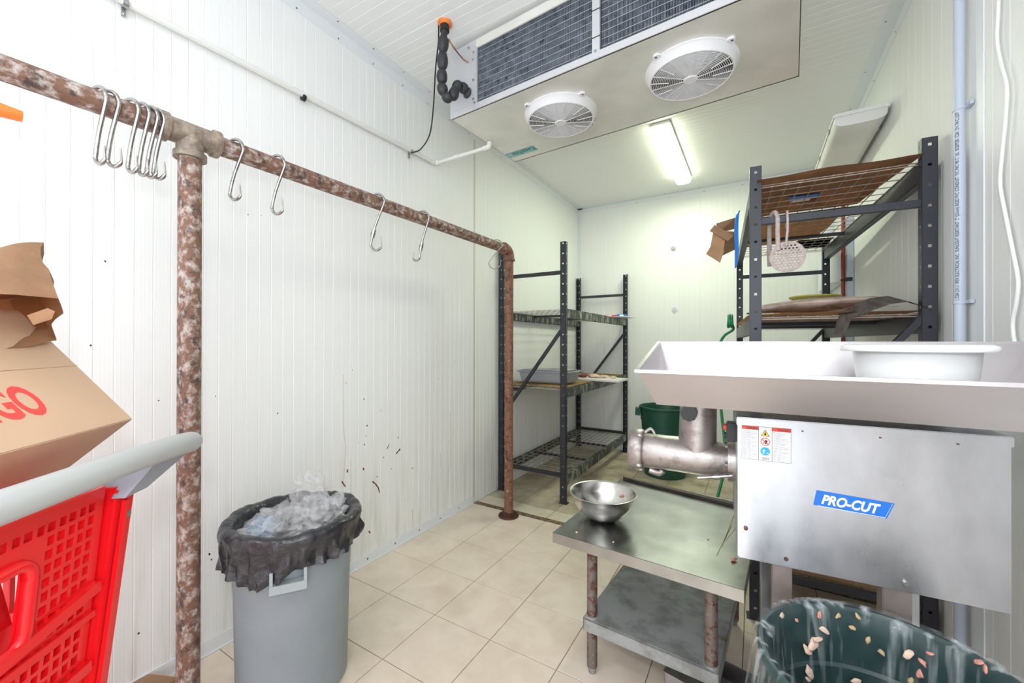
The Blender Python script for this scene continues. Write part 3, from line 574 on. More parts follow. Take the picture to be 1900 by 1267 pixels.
# ------------------------------------------------------------------ racks
def plate(bm, o, u, v, w, h, holes, t, hs=.012, pitch=.085, z0=.05):
    """thin plate in directions u (width w) and v (height h) with one column of square holes at u=holes"""
    o, u, v = Vector(o), Vector(u), Vector(v); n = u.cross(v).normalized()
    cu = [0, holes-hs/2, holes+hs/2, w]; cv = [0]; z = z0
    while z < h-.02: cv += [z, z+hs]; z += pitch
    cv.append(h)
    def P(a, b, k): return bm.verts.new(o+u*a+v*b+n*(t*k))
    for i in range(3):
        for j in range(len(cv)-1):
            if i == 1 and j % 2 == 1: 
                a0, a1, b0, b1 = cu[1], cu[2], cv[j], cv[j+1]
                for (p0, p1) in (((a0, b0), (a1, b0)), ((a1, b0), (a1, b1)), ((a1, b1), (a0, b1)), ((a0, b1), (a0, b0))): bm.faces.new((P(*p0, 0), P(*p1, 0), P(*p1, 1), P(*p0, 1)))
                continue
            if i != 1 and j > 0: continue
            b0, b1 = (cv[j], cv[j+1]) if i == 1 else (0, h)
            bm.faces.new((P(cu[i], b0, 0), P(cu[i+1], b0, 0), P(cu[i+1], b1, 0), P(cu[i], b1, 0)))
            bm.faces.new((P(cu[i], b0, 1), P(cu[i+1], b0, 1), P(cu[i+1], b1, 1), P(cu[i], b1, 1)))
    for a0, b0, a1, b1 in ((0, 0, w, 0), (w, 0, w, h), (w, h, 0, h), (0, h, 0, 0)): bm.faces.new((P(a0, b0, 0), P(a1, b1, 0), P(a1, b1, 1), P(a0, b0, 1)))
def rack(name, label, loc, rz, Wd, L, Hh, decks, mpost, mbeam, mwire, bz, PW=.05, PD=.038, wires=(11, 18)):
    p = thing(name, label, 'shelving', loc, rz)
    for ix, x in enumerate((0, Wd-PW)):
        for iy in (0, 1):
            bm = BM(); y = 0 if iy == 0 else L; s = 1 if iy == 0 else -1
            plate(bm, (x, y, .004), (1, 0, 0), (0, 0, 1), PW, Hh-.004, PW*.5, -.002*s if True else 0)
            plate(bm, (x+.0, y, .004), (0, s, 0), (0, 0, 1), PD, Hh-.004, PD*.55, .002*s)
            plate(bm, (x+PW, y, .004), (0, s, 0), (0, 0, 1), PD, Hh-.004, PD*.55, -.002*s)
            q = obj('upright', bm, mpost, p)
            bm = BM(); bx(bm, x-.012, x+PW+.012, min(y, y+s*.06), max(y, y+s*.06), 0, .005, .001); obj('foot_plate', bm, mpost, q)
    for iy in (0, 1):
        y = .02 if iy == 0 else L-.02
        for z in (1.945, .235):
            bm = BM(); bar(bm, (PW-.004, y, z), (Wd-PW+.004, y, z), .028, .030); obj('crossbar', bm, mpost, p)
        bm = BM(); bar(bm, (PW-.006, y, .70), (Wd-PW+.006, y, 1.46), .026, .026); obj('diagonal_brace', bm, mpost, p)
    for z in decks:
        for x in (.004, Wd-.042):
            bm = BM(); bx(bm, x, x+.038, PD+.002, L-PD-.002, z-bz, z, .003)
            bx(bm, x+(.026 if x < .1 else -.0), x+(.038 if x < .1 else .012), PD+.002, L-PD-.002, z-.016, z-.014)
            bb = obj('beam', bm, mbeam, p)
            bm = BM(); xo = -.0025 if x < .1 else .0385
            for s0 in (PD*.2, L-PD*1.0-.004): bx(bm, x+xo, x+xo+.002, s0, s0+.036, z-bz*1.25, z, .0005)
            obj('beam_connector', bm, mpost, bb)
        for y in (L*.33, L*.66):
            bm = BM(); bx(bm, .03, Wd-.04, y-.015, y+.015, z-.028, z-.008, .001); obj('deck_support', bm, mpost, p)
        bm = BM(); na, nb = wires
        for k in range(na):
            x = .045+(Wd-.09)*k/(na-1); bar(bm, (x, .045, z-.004), (x, L-.045, z-.004), .004, .004)
        for k in range(nb+1):
            y = .045+(L-.09)*k/nb; bar(bm, (.01, y, z-.0075), (Wd-.01, y, z-.0075), .004, .004)
        for k in (-1, 1):
            y = L/2+k*(L/2-.045); bar(bm, (.01, y, z-.017), (Wd-.01, y, z-.017), .0045, .0045)
        obj('wire_deck', bm, mwire, p)
    return p
LR = rack('shelving_rack', 'black boltless steel rack with wire decks in the far left corner', (.012, 1.93, 0), 0, .665, 1.93, 2.20, (.225, .965, 1.64), M_black, M_beamL, M_wire, .078)
RRK = rack('shelving_rack', 'charcoal steel rack with cardboard lined decks against the right wall', (2.012, 1.10, 0), math.radians(3.7), .676, 1.92, 2.215, (.225, 1.485, 2.135), M_blackR, M_blackR, M_wireR, .09)
Rm = Matrix.Translation((2.012, 1.10, 0)) @ Matrix.Rotation(math.radians(3.7), 4, 'Z')
def inR(o): o.matrix_basis = Rm @ o.matrix_basis; return o
def slab(name, label, cat, P, z, t, m, group=None, wav=.0, seed=0, n=(14, 14), xf=None, parent=None):
    """wavy sheet over the quad P (4 xy corners)"""
    a, b, c, d = [Vector((*q, 0)) for q in P]; bm = BM()
    def f(u, v):
        q = (a*(1-u)+b*u)*(1-v)+(d*(1-u)+c*u)*v; q.z = z+wav*(noise.noise(Vector((u*2.3+seed, v*2.3, seed*.7)))+.5)*1.0; return q
    grid(bm, f, *n); thick(bm, -t)
    o = obj(name, bm, m, parent, 40)
    if xf: o.matrix_basis = xf
    if label: tag(o, label, cat, group)
    return o
# right rack, top deck
slab('cardboard_sheet', 'flattened brown cardboard sheet on the top deck of the right rack, near half', 'cardboard', [(.03, -.03), (.63, -.02), (.56, .62), (.03, .66)], 2.1362, .004, M_cardd, wav=.012, seed=1, xf=Rm)
bm = BM(); q = slab('cardboard_sheet', 'flattened tan cardboard sheet on the top deck of the right rack, far half', 'cardboard', [(.03, .70), (.53, .67), (.50, 1.45), (.02, 1.6)], 2.1362, .004, M_card, wav=.010, seed=3, xf=Rm)
slab('printed_packet', 'blue and white printed packet lying on the near top deck cardboard of right rack', 'packet', [(.20, .34), (.34, .34), (.34, .46), (.20, .46)], 2.153, .004, M_blue, xf=Rm, n=(4, 4))
slab('cardboard_sheet', 'pale cardboard sheet on the far end of the right rack top deck', 'cardboard', [(.40, 1.46), (.62, 1.46), (.62, 1.8), (.30, 1.8)], 2.137, .003, M_white, xf=Rm, n=(4, 4))
bm = BM(); bx(bm, .20, .34, .32, .37, 2.1345, 2.1355); bx(bm, .215, .305, .38, .42, 2.1345, 2.1355, mi=1)
tag(obj('printed_label', bm, [M_lblue, M_paper], [o for o in bpy.data.objects if o.name.startswith('cardboard_sheet')][0]), 'dark blue and white print')
# open cardboard box hanging over left side of top deck
bm = BM()
def panel(bm, P, t=.004):
    P = [Vector(p) for p in P]; n = (P[1]-P[0]).cross(P[2]-P[0]).normalized()*t; vs = [bm.verts.new(p) for p in P]; ws = [bm.verts.new(p+n) for p in P]
    bm.faces.new(vs); bm.faces.new(ws[::-1])
    for i in range(len(P)): j = (i+1) % len(P); bm.faces.new((vs[i], vs[j], ws[j], ws[i]))
def D(x, y, d): return dep(x, y, d)
d0 = 2.55
a_, b_, c_, e_ = D(1322, 425, d0), D(1362, 408, d0-.05), D(1364, 466, d0), D(1340, 473, d0+.02)
p = thing('open_box', 'small open brown cardboard box tipped over the left edge of right rack top deck', 'box', D(1345, 440, 2.6))
L0 = p.location
def lp(P): return [Vector(q)-L0 for q in P]
bm = BM(); panel(bm, lp([D(1323, 432, 2.56), D(1345, 447, 2.50), D(1341, 474, 2.5), D(1318, 458, 2.56)])); panel(bm, lp([D(1345, 447, 2.50), D(1366, 430, 2.62), D(1366, 462, 2.62), D(1341, 474, 2.50)]))
panel(bm, lp([D(1323, 432, 2.56), D(1350, 428, 2.72), D(1366, 430, 2.62), D(1345, 447, 2.50)])); panel(bm, lp([D(1350, 428, 2.72), D(1323, 432, 2.56), D(1318, 458, 2.56), D(1346, 452, 2.72)])); obj('box_body', bm, M_card, p)
for k, (P, m) in enumerate([([D(1329, 415, 2.62), D(1364, 404, 2.62), D(1366, 424, 2.66), D(1334, 432, 2.6)], M_cardd), ([D(1317, 428, 2.52), D(1326, 417, 2.55), D(1361, 437, 2.5), D(1351, 447, 2.48)], M_card), ([D(1321, 453, 2.55), D(1344, 464, 2.49), D(1336, 487, 2.47), D(1310, 471, 2.53)], M_card)]):
    bm = BM(); panel(bm, lp(P), .003); obj('flap', bm, m, p)
# blue strip
bm = BM(); P = [D(1372, 392, 2.40), D(1368, 400, 2.38), D(1366, 430, 2.36), D(1367, 460, 2.36), D(1366, 490, 2.36), D(1364, 497, 2.36)]
Ps = smoothpath(P, 5); tube(bm, Ps, .013, 10, rs=[.006+.012*math.sin(PI*min(1, (i+1)/len(Ps)*1.02)) for i in range(len(Ps))], flat=.45)
tag(obj('plastic_bag', bm, M_blue, None, 50), 'bright blue plastic strip hanging off the left side of the right rack', 'plastic bag')
# hooks with grinder plate on the near crossbar of right rack
def Y1(x, y, Y=1.115): return at(x, y, 'Y', Y)
xb = Y1(1442, 392, 1.165); cbz = 1.945
p = thing('grinder_plate', 'pale round perforated grinder plate hanging by a hook from the right rack crossbar', 'grinder plate', Y1(1461, 476, 1.118)); c = p.location; R = .073
bm = BM(); holes = []
lathe(bm, [(R-.004, -.004), (R, -.003), (R, .003), (R-.004, .004), (R-.010, .0035), (R-.010, -.0035)], 48, axis='Y', closed=True)
# perforated disc: annular cells around hexagonal hole lattice
hp = []; pitch = .0148
for i in range(-6, 7):
    for j in range(-6, 7):
        hx = (i+.5*(j % 2))*pitch; hz = j*pitch*.866
        if .012 < math.hypot(hx, hz) < R-.0135: hp.append((hx, hz))
sc = BM(); N = 8
me2 = BM()
hexr = pitch/math.sqrt(3)
allc = [((i+.5*(j % 2))*pitch, j*pitch*.866) for i in range(-7, 8) for j in range(-7, 8)]
for hx, hz in allc:
    if math.hypot(hx, hz) > R-.002: continue
    hole = (hx, hz) in hp
    for yy in (-.003, .003):
        out = [Vector((hx+hexr*math.cos(PI/6+k*PI/3), yy, hz+hexr*math.sin(PI/6+k*PI/3))) for k in range(6)]
        for v in out:
            l = math.hypot(v.x, v.z)
            if l > R-.006: v.x *= (R-.006)/l; v.z *= (R-.006)/l
        if hole:
            inn = [Vector((hx+.0048*math.cos(PI/6+k*PI/3), yy, hz+.0048*math.sin(PI/6+k*PI/3))) for k in range(6)]
            vo = [bm.verts.new(v) for v in out]; vi = [bm.verts.new(v) for v in inn]
            for k in range(6): bm.faces.new((vo[k], vo[(k+1) % 6], vi[(k+1) % 6], vi[k]))
            if yy < 0:
                vb = [bm.verts.new(v+Vector((0, .006, 0))) for v in inn]
                for k in range(6): bm.faces.new((vi[k], vi[(k+1) % 6], vb[(k+1) % 6], vb[k]))
        else: bm.faces.new([bm.verts.new(v) for v in out])
obj('perforated_disc', bm, M_paint, p)
bm = BM(); lathe(bm, [(.006, -.005), (.011, -.005), (.011, .005), (.006, .005)], 20, axis='Y', closed=True); obj('hub_ring', bm, M_paint, p, 40)
rz_ = cbz-c.z
bm = BM(); tube(bm, smoothpath([(-.002, -.008, .05), (-.004, -.010, .075), (0, -.012, rz_-.06), (0, -.014, rz_), (0, .008, rz_+.034), (0, .046, rz_+.034), (0, .066, rz_), (0, .066, rz_-.03)], 6), .0055, 10); obj('hook', bm, M_paint, p, 50)
bm = BM(); tube(bm, smoothpath([(.004, 0, -.15), (.002, .0, -.13), (0, 0, -.08), (0, -.002, -.02), (0, 0, .0), (-.008, .022, .04), (-.022, .056, .04), (-.030, .080, .0), (-.032, .082, -.1), (-.032, .080, -.18), (-.030, .082, -.21)], 6), .010, 12)
h1 = obj('thick_hook', bm, M_paint, None, 50, Vector((Y1(1443, 400).x, 1.115, cbz))); tag(h1, 'thick pale hook looped over the right rack crossbar left of the perforated plate', 'hook')
# right rack, middle deck
md = 1.486
slab('cardboard_sheet', 'thick dog-eared cardboard sheet covering the middle deck of the right rack', 'cardboard', [(.0, .0), (.64, .0), (.62, 1.1), (-.02, 1.1)], md+.001, .005, M_cardl, wav=.010, seed=7, xf=Rm)
bm = BM()
def pack(u, v):
    a = v*2*PI; l = .04+.52*u; w = .16*(math.sin(PI*min(1, u*.9+.06))**.5); x = l; y = .30+w*math.cos(a); z = md+.050+.030*u+(.032*math.sin(PI*(u*.85+.07))**.5)*math.sin(a)
    return Vector((x, y, z))+Vector((0, 0, fbm((u*5, v*7, 1), 1, .006)))
grid(bm, pack, 26, 22); bmesh.ops.remove_doubles(bm, verts=bm.verts, dist=.0004)
tag(obj('wrapped_pack', bm, M_film, None, 60), 'long flat pack wrapped in cloudy brown plastic on the middle deck of the right rack', 'pack').matrix_basis = Rm
bm = BM(); V = grid(bm, lambda u, v: (.07+.50*u, .045+.04*v, md+.026+.004*math.sin(u*9)), 10, 2); thick(bm, .012); tag(obj('plastic_roll', bm, M_clear, None, 40), 'narrow clear plastic edge strip lying in front of the wrapped pack on right rack', 'plastic strip').matrix_basis = Rm
p = thing('cardboard_box', 'flat brown carton under the yellow rimmed bowl on the right rack', 'box'); p.matrix_basis = Rm; bm = BM(); bx(bm, .20, .60, .74, 1.04, md+.012, md+.090, .003); obj('box_body', bm, M_card, p)
bm = BM(); bx(bm, .20, .60, .888, .892, md+.090, md+.0908); obj('lid_seam', bm, M_cardd, p)
bm = BM(); lathe(bm, [(0, 0), (.085, 0), (.12, .055), (.135, .062), (.136, .070), (.128, .070), (.112, .060), (.08, .006), (0, .005)], 40); o = obj('yellow_bowl', bm, [M_yelt, M_yel], None, 40)
for f in o.data.polygons:
    if f.center.z > .058: f.material_index = 1
o.matrix_basis = Rm @ Matrix.Translation((.40, .86, md+.092)); tag(o, 'shallow yellow rimmed plastic bowl behind the wrapped pack on the right rack', 'bowl')
bm = BM(); grid(bm, lambda u, v: (.02+.40*u, .60+.12*v, md+.052+.055*u**1.6*math.sin(PI*(.15+.7*v))+.004*math.sin(u*14+v*3)), 20, 8); thick(bm, .003); tag(obj('green_cloth', bm, M_tarp, None, 50), 'bunched green fabric strap lying on the middle deck of the right rack', 'cloth').matrix_basis = Rm
# green hose hanging off left side
bm = BM(); hq = at(1360, 596, 'Y', 1.75); P = []
for k in range(36): a = k*.52; P.append(hq+Vector((-.015+.012*math.sin(a*.4), .045*math.cos(a), .038*math.sin(a)+.002*math.sin(k))))
P += [at(1360, 612, 'Y', 1.80), at(1345, 622, 'Y', 1.84), at(1336, 638, 'Y', 1.86), at(1333, 670, 'Y', 1.86), at(1338, 760, 'Y', 1.80)]
z_end = [at(1345, 860, 'Y', 1.6), Vector((1.80, 1.45, .25)), Vector((1.78, 1.35, .03)), Vector((1.85, 1.25, .012)), Vector((1.93, 1.30, .012)), Vector((1.93, 1.42, .012))]
tube(bm, smoothpath(P+z_end, 4), .0085, 8); tag(obj('garden_hose', bm, M_hose, None, 60), 'green hose coiled on left side of the right rack and trailing to the floor', 'hose')
# weathered sheet folded over the near edge
bm = BM(); SP = [(.355, -.045, 1.372), (.385, -.04, 1.462), (.52, -.02, 1.520), (.585, -.01, 1.528), (.66, -.008, 1.492)]
S3 = [Vector(q) for q in SP]; wdt = Vector((-.035, .13, .040))
grid(bm, lambda u, v: (lambda i, f: S3[i]*(1-f)+S3[i+1]*f)(min(3, int(u*4)), u*4-min(3, int(u*4)))+wdt*v*(.55+.45*min(1, u*2))-Vector((0, .06, 0))*0, 24, 6); thick(bm, .002)
o = obj('folded_sheet', bm, M_sheet, None, 30); o.matrix_basis = Rm; tag(o, 'grey weathered metal sheet bent over the near end of the right rack middle deck', 'sheet')
# lower deck boxes
for (x0, x1, y0, y1, h, lab) in [(.05, .60, .10, .60, .15, 'flat brown cardboard box on the lowest deck of right rack, nearest the grinder legs'), (.06, .58, .66, 1.2, .22, 'brown cardboard box on the lowest deck of the right rack, second from the grinder')]:
    p = thing('cardboard_box', lab, 'box'); p.matrix_basis = Rm; bm = BM(); bx(bm, x0, x1, y0, y1, .227, .227+h, .003); obj('box_body', bm, M_card, p)
    bm = BM(); bx(bm, x0, x1, (y0+y1)/2-.002, (y0+y1)/2+.002, .227+h, .228+h); obj('lid_seam', bm, M_cardd, p)
# ------------------------------------------------------------------ left rack contents
lx, ly = .012, 1.93
o = slab('cardboard_sheet', 'yellowed cardboard sheet on the middle deck of the far left rack', 'cardboard', [(.05, 1.95), (.66, 1.95), (.655, 3.70), (.05, 3.60)], .966, .005, simple('yellow_card', (.55, .36, .16), .8, nz=.15, ns=5), wav=.008, seed=11)
p = thing('bus_tub', 'grey plastic bus tub with a lid on the middle deck of the far left rack', 'tub', (.36, 2.28, .981))
tw, tl, th = .25, .155, .11
bm = BM(); hexa(bm, [(-tw+.02, -tl+.02, 0), (tw-.02, -tl+.02, 0), (tw-.02, tl-.02, 0), (-tw+.02, tl-.02, 0), (-tw, -tl, th), (tw, -tl, th), (tw, tl, th), (-tw, tl, th)]); bmesh.ops.bevel(bm, geom=bm.edges[:], offset=.012, segments=3, affect='EDGES'); obj('tub_body', bm, M_tub, p, 40)
bm = BM(); bx(bm, -tw-.014, tw+.014, -tl-.014, tl+.014, th-.012, th, .003); bx(bm, -tw+.02, tw-.02, -tl+.02, tl-.02, th, th+.010, .004); obj('lid', bm, M_tub, p, 40)
for s in (-1, 1): bm = BM(); bx(bm, s*(tw+.02)-.018, s*(tw+.02)+.018, -.06, .06, th-.01, th-.002, .002); obj('grip', bm, M_tub, p, 40)
bm = BM(); hexa(bm, [(.28, 2.70, .973), (.92, 2.62, .973), (.93, 2.95, .973), (.30, 3.05, .973), (.28, 2.70, .990), (.92, 2.62, .990), (.93, 2.95, .990), (.30, 3.05, .990)])
tag(obj('cutting_board', bm, M_white), 'long white board sticking out of the middle deck of the far left rack', 'board')
for k, (x, y, s, m) in enumerate([(.50, 2.80, .045, M_blood), (.62, 2.82, .05, M_fat), (.70, 2.86, .04, M_fat), (.56, 2.88, .05, M_meat), (.80, 2.85, .03, M_fat), (.42, 2.85, .04, M_meat)]):
    bm = BM(); bmesh.ops.create_icosphere(bm, subdivisions=3, radius=s)
    for v in bm.verts: v.co = Vector((v.co.x*1.2, v.co.y*.7, v.co.z*.35))*(1+.35*noise.noise(v.co*40+Vector((k, 0, 0))))
    zmin = min(v.co.z for v in bm.verts)
    tag(obj('meat_piece', bm, m, None, True, (x, y, .9905-zmin)), ['dark red piece of meat near the left end of the white board', 'pale fatty piece of meat in the middle of the white board', 'pale fatty piece just right of the middle of the white board', 'pink piece of meat at the back of the white board', 'small pale piece at the far right end of the white board', 'pink piece of meat, leftmost on the white board'][k], 'meat', 'meat pieces on the white board')
bm = BM(); hexa(bm, [(.42, 3.42, 1.641), (.80, 3.30, 1.641), (.84, 3.62, 1.641), (.46, 3.74, 1.641), (.42, 3.42, 1.649), (.80, 3.30, 1.649), (.84, 3.62, 1.649), (.46, 3.74, 1.649)])
tag(obj('cutting_board', bm, M_white), 'thin white tray board on the far end of the left rack top deck', 'board')
for (x, y, m, l) in [(.52, 3.60, M_redink, 'red and white flat packet on the top deck of the far left rack'), (.69, 3.54, M_lblue, 'blue and white flat packet on the top deck of the far left rack')]:
    p = thing('food_packet', l, 'packet', (x, y, 1.6495), .3); sx = .10 if m is M_redink else .062
    bm = BM(); bx(bm, -sx, sx, -.06, .06, 0, .034, .008); obj('wrapper', bm, m, p, 40)
    bm = BM(); bx(bm, -sx*.4, sx*.3, -.061, -.0595, .012, .028); bx(bm, -sx*.4, sx*.3, -.04, .04, .0338, .0345); obj('print', bm, M_whink, p)
# far green bin
def bin_(name, label, loc, r1, r0, h, m, wall=.006, ribs=True):
    p = thing(name, label, 'bin', loc)
    bm = BM(); lathe(bm, [(0, 0), (r0-.01, 0), (r0, .008), (r1-.012, h*.80), (r1-.006, h*.80), (r1-.003, h-.03), (r1+.008, h-.025), (r1+.011, h-.008), (r1+.006, h), (r1-.004, h), (r1-.008, h-.01), (r1-.018, h*.80), (r0-.008, .015), (0, .012)], 64)
    obj('bin_body', bm, m, p, 35)
    return p
p = bin_('waste_bin', 'dark green round waste bin by the back wall behind the grinder', (1.235, 3.2, 0), .245, .20, .70, M_green)
for s in (-1, 1):
    bm = BM(); a = Vector((math.cos(3.4), math.sin(3.4), 0))*s; t = Vector((-a.y, a.x, 0))
    P = [a*.245+t*-.06, a*.245+t*.06, a*.295+t*.045, a*.295+t*-.045]; hexa(bm, [Vector((q.x, q.y, .60)) for q in P]+[Vector((q.x*.98, q.y*.98, .675)) for q in P]); obj('handle', bm, M_green, p)
# ------------------------------------------------------------------ steel worktable
TA = Vector((1.318, .318)); trz = math.atan2(.272-.318, 2.006-1.318); TW, TD, TZ = .69, .815, .57
p = thing('work_table', 'low stainless steel work table with galvanised undershelf under the grinder spout', 'table', (TA.x, TA.y, 0), trz)
Tm = Matrix.Translation((TA.x, TA.y, 0)) @ Matrix.Rotation(trz, 4, 'Z')
bm = BM(); bx(bm, 0, TW, 0, TD, TZ-.0025, TZ, .001); bx(bm, 0, TW, 0, .0025, TZ-.042, TZ, .001); bx(bm, 0, TW, TD-.0025, TD, TZ-.042, TZ, .001); bx(bm, 0, .0025, 0, TD, TZ-.042, TZ, .001); bx(bm, TW-.0025, TW, 0, TD, TZ-.042, TZ, .001); bx(bm, .02, TW-.02, .25, .35, TZ-.03, TZ-.003); obj('table_top', bm, M_top, p)
LGX = (.138, TW-.108); LGY = (.085, TD-.075)
bm = BM(); bx(bm, .11, TW-.08, .057, TD-.05, .222, .232, .002); bx(bm, .11, TW-.08, .057, .062, .18, .23); bx(bm, .11, .115, .057, TD-.05, .18, .23); bx(bm, TW-.085, TW-.08, .057, TD-.05, .18, .23); bx(bm, .11, TW-.08, TD-.055, TD-.05, .18, .23); obj('undershelf', bm, M_galv, p)
for x in LGX:
    for y in LGY:
        bm = BM(); tube(bm, [(x, y, .03), (x, y, TZ-.004)], .021, 20); lg = obj('leg', bm, M_legrust, p, 40)
        bm = BM(); lathe(bm, [(0, 0), (.012, 0), (.015, .006), (.015, .016), (.019, .022), (.021, .04), (0, .04)], 18, (x, y, 0)); obj('foot', bm, M_galv, lg, 40)
        bm = BM(); tube(bm, [(x, y, .176), (x, y, .238)], .026, 20); obj('shelf_clamp', bm, M_galv, lg, 40)
bm = BM()
for (px, py), (qx, qy), w in [((1362, 955), (1340, 1015), .004), ((1357, 975), (1330, 1030), .006), ((1365, 980), (1345, 1005), .003)]:
    a, b = at(px, py, 'Z', TZ), at(qx, qy, 'Z', TZ); d = (b-a).normalized(); n = Vector((-d.y, d.x, 0))*w/2
    bm.faces.new([bm.verts.new(Tm.inverted() @ Vector((v.x, v.y, TZ+.0006))) for v in (a-n, a+n, b+n*.3, b-n*.3)])
obj('stain', bm, simple('yellow_stain', (.25, .19, .07), .5), p)
# dark bar lying on table
a, b = at(1156, 887, 'Z', TZ+.006), at(1400, 946, 'Z', TZ+.006)
bm = BM(); d = (b-a).normalized(); n = Vector((-d.y, d.x, 0)); L = (b-a).length
P = [a, a+d*.10-n*.014, a+d*L-n*.018, a+d*L+n*.018, a+d*.12+n*.012]
vs = [bm.verts.new(Vector((q.x, q.y, TZ+.0008))) for q in P]; ws = [bm.verts.new(Vector((q.x, q.y, TZ+.014))) for q in P]
bm.faces.new(vs[::-1]); bm.faces.new(ws)
for i in range(5): bm.faces.new((vs[i], vs[(i+1) % 5], ws[(i+1) % 5], ws[i]))
tag(obj('steel_bar', bm, M_darkbar), 'long dark pointed metal bar lying across the back of the steel table', 'bar')
# mixing bowl
p = thing('mixing_bowl', 'round stainless steel mixing bowl on the corner of the steel work table', 'bowl', (1.452, .553, TZ+.0006))
prof = [(0, 0), (.045, 0), (.075, .012), (.105, .038), (.128, .075), (.138, .112), (.147, .116), (.148, .120), (.144, .121), (.135, .116), (.125, .076), (.102, .040), (.072, .0145), (.045, .0025), (0, .0025)]
bm = BM(); lathe(bm, prof, 64); obj('bowl_shell', bm, simple('bowl_stainless', (.62, .60, .58), .22, 1, nz=.2, ns=12), p, 60)
def scrap(loc, s, m, label, group, k, asp=(1.3, .7, .6), nrm=None, name='meat_scrap'):
    bm = BM(); bmesh.ops.create_icosphere(bm, subdivisions=2, radius=s)
    for v in bm.verts: v.co = Vector((v.co.x*asp[0], v.co.y*asp[1], v.co.z*asp[2]))*(1+.8*noise.noise(v.co*(.9/s)+Vector((k*3.1, 0, 0))))
    z = min(v.co.z for v in bm.verts) if nrm is None else 0
    o = obj(name, bm, m, None, True)
    if nrm is not None: o.matrix_basis = Matrix.Translation(loc) @ Vector(nrm).to_track_quat('Z', 'Y').to_matrix().to_4x4() @ Matrix.Rotation(k*1.3, 4, 'Z')
    else: o.location = Vector(loc)-Vector((0, 0, z)); o.rotation_euler = (0, 0, k)
    return tag(o, label, 'meat', group)
scrap((1.425, .52, TZ+.004), .011, M_meat, 'left of two pink meat scraps in the bottom of the steel mixing bowl', 'scraps in the mixing bowl', 1)
scrap((1.462, .525, TZ+.004), .008, M_meat, 'right of two pink meat scraps in the bottom of the steel mixing bowl', 'scraps in the mixing bowl', 2)
scrap((1.505, .66, TZ+.075), .008, M_meat, 'red meat scrap stuck high on the far inside wall of the mixing bowl', None, 3, nrm=(-.4, -.6, .4))
sp = at(1361, 1041, 'Z', TZ); scrap((sp.x, sp.y, TZ), .009, M_meat, 'pink meat scrap on the steel table near the grinder corner', None, 4)
sp = at(1314, 1000, 'Z', TZ); scrap((sp.x, sp.y, TZ), .005, M_fat, 'tiny pale meat scrap in the middle of the steel table', None, 5)
sp = at(1070, 988, 'Z', TZ); scrap((sp.x, sp.y, TZ), .004, M_fat, 'tiny pale scrap at the near left corner of the steel table', None, 6)
sp = at(1138, 1006, 'Z', TZ); scrap((sp.x, sp.y, TZ), .003, M_fat, 'tiny pale crumb on the near edge of the steel table', None, 6)
# low metal box on the floor under table
bq = thing('metal_box', 'low open stainless steel box on the floor under the table edge', 'box', (1.735, .44, 0), math.radians(-12))
bm = BM(); bx(bm, 0, .30, 0, .22, 0, .003); bx(bm, 0, .30, 0, .003, 0, .085); bx(bm, 0, .30, .217, .22, 0, .085); bx(bm, 0, .003, 0, .22, 0, .085); bx(bm, .297, .30, 0, .22, 0, .085); obj('box_body', bm, M_brush, bq)
bm = BM(); bx(bm, -.004, .30, -.004, .12, .085, .088, .0008); obj('lid', bm, M_brush, bq)
# ------------------------------------------------------------------ meat grinder
GA = Vector((1.993, .115)); grz = math.atan2(.037, .538)
g = thing('meat_grinder', 'large stainless steel electric meat grinder with feed pan on a leg stand', 'meat grinder', (GA.x, GA.y, 0), grz)
Gm = Matrix.Translation((GA.x, GA.y, 0)) @ Matrix.Rotation(grz, 4, 'Z'); Gi = Gm.inverted()
GW, GD, GZ0, GZ1 = .540, .42, .742, 1.142
bm = BM(); bx(bm, 0, GW, 0, GD, GZ0, GZ1-.02, .003); bx(bm, .02, GW-.02, .02, GD-.02, GZ0-.004, GZ0+.01); obj('housing', bm, M_brush, g, 40)
bm = BM(); bx(bm, -.003, GW+.003, -.003, GD+.003, GZ1-.024, GZ1, .002); obj('housing_lid', bm, M_brush, g, 40)
bm = BM(); [bx(bm, x, x+.004, -.0035, -.0005, GZ1-.0275, GZ1-.0245) for x in (.15, .31, .45)]; obj('rust_spots', bm, M_legrust, g)
for (x, z, m) in [(.115, .765, M_dark), (.36, .765, M_bolt), (.02, .83, M_legrust)]:
    bm = BM(); tube(bm, [(0, .001, 0), (0, -.002 if m is M_dark else -.006, 0)], .0055, 12); obj('screw', bm, m, g, 40, (x, 0, z))
# legs of stand
for i, (x, y) in enumerate([(.085, .0), (.318, .0), (.085, GD-.06), (.46, GD-.06)]):
    bm = BM(); w = .045 if i != 1 else .056; bx(bm, x, x+w, y+.006, y+.006+.045, 0, GZ0+.001, .002); obj('leg', bm, M_brush if i > 1 else simple('leg_stainless', (.27, .225, .205), .5, .6, nz=.1), g)
bm = BM(); bar(bm, (.1, .03, .12), (.1, GD-.04, .12), .02, .03); bar(bm, (.35, .05, .10), (.48, GD-.05, .10), .02, .03); obj('stand_rail', bm, M_brush, g)
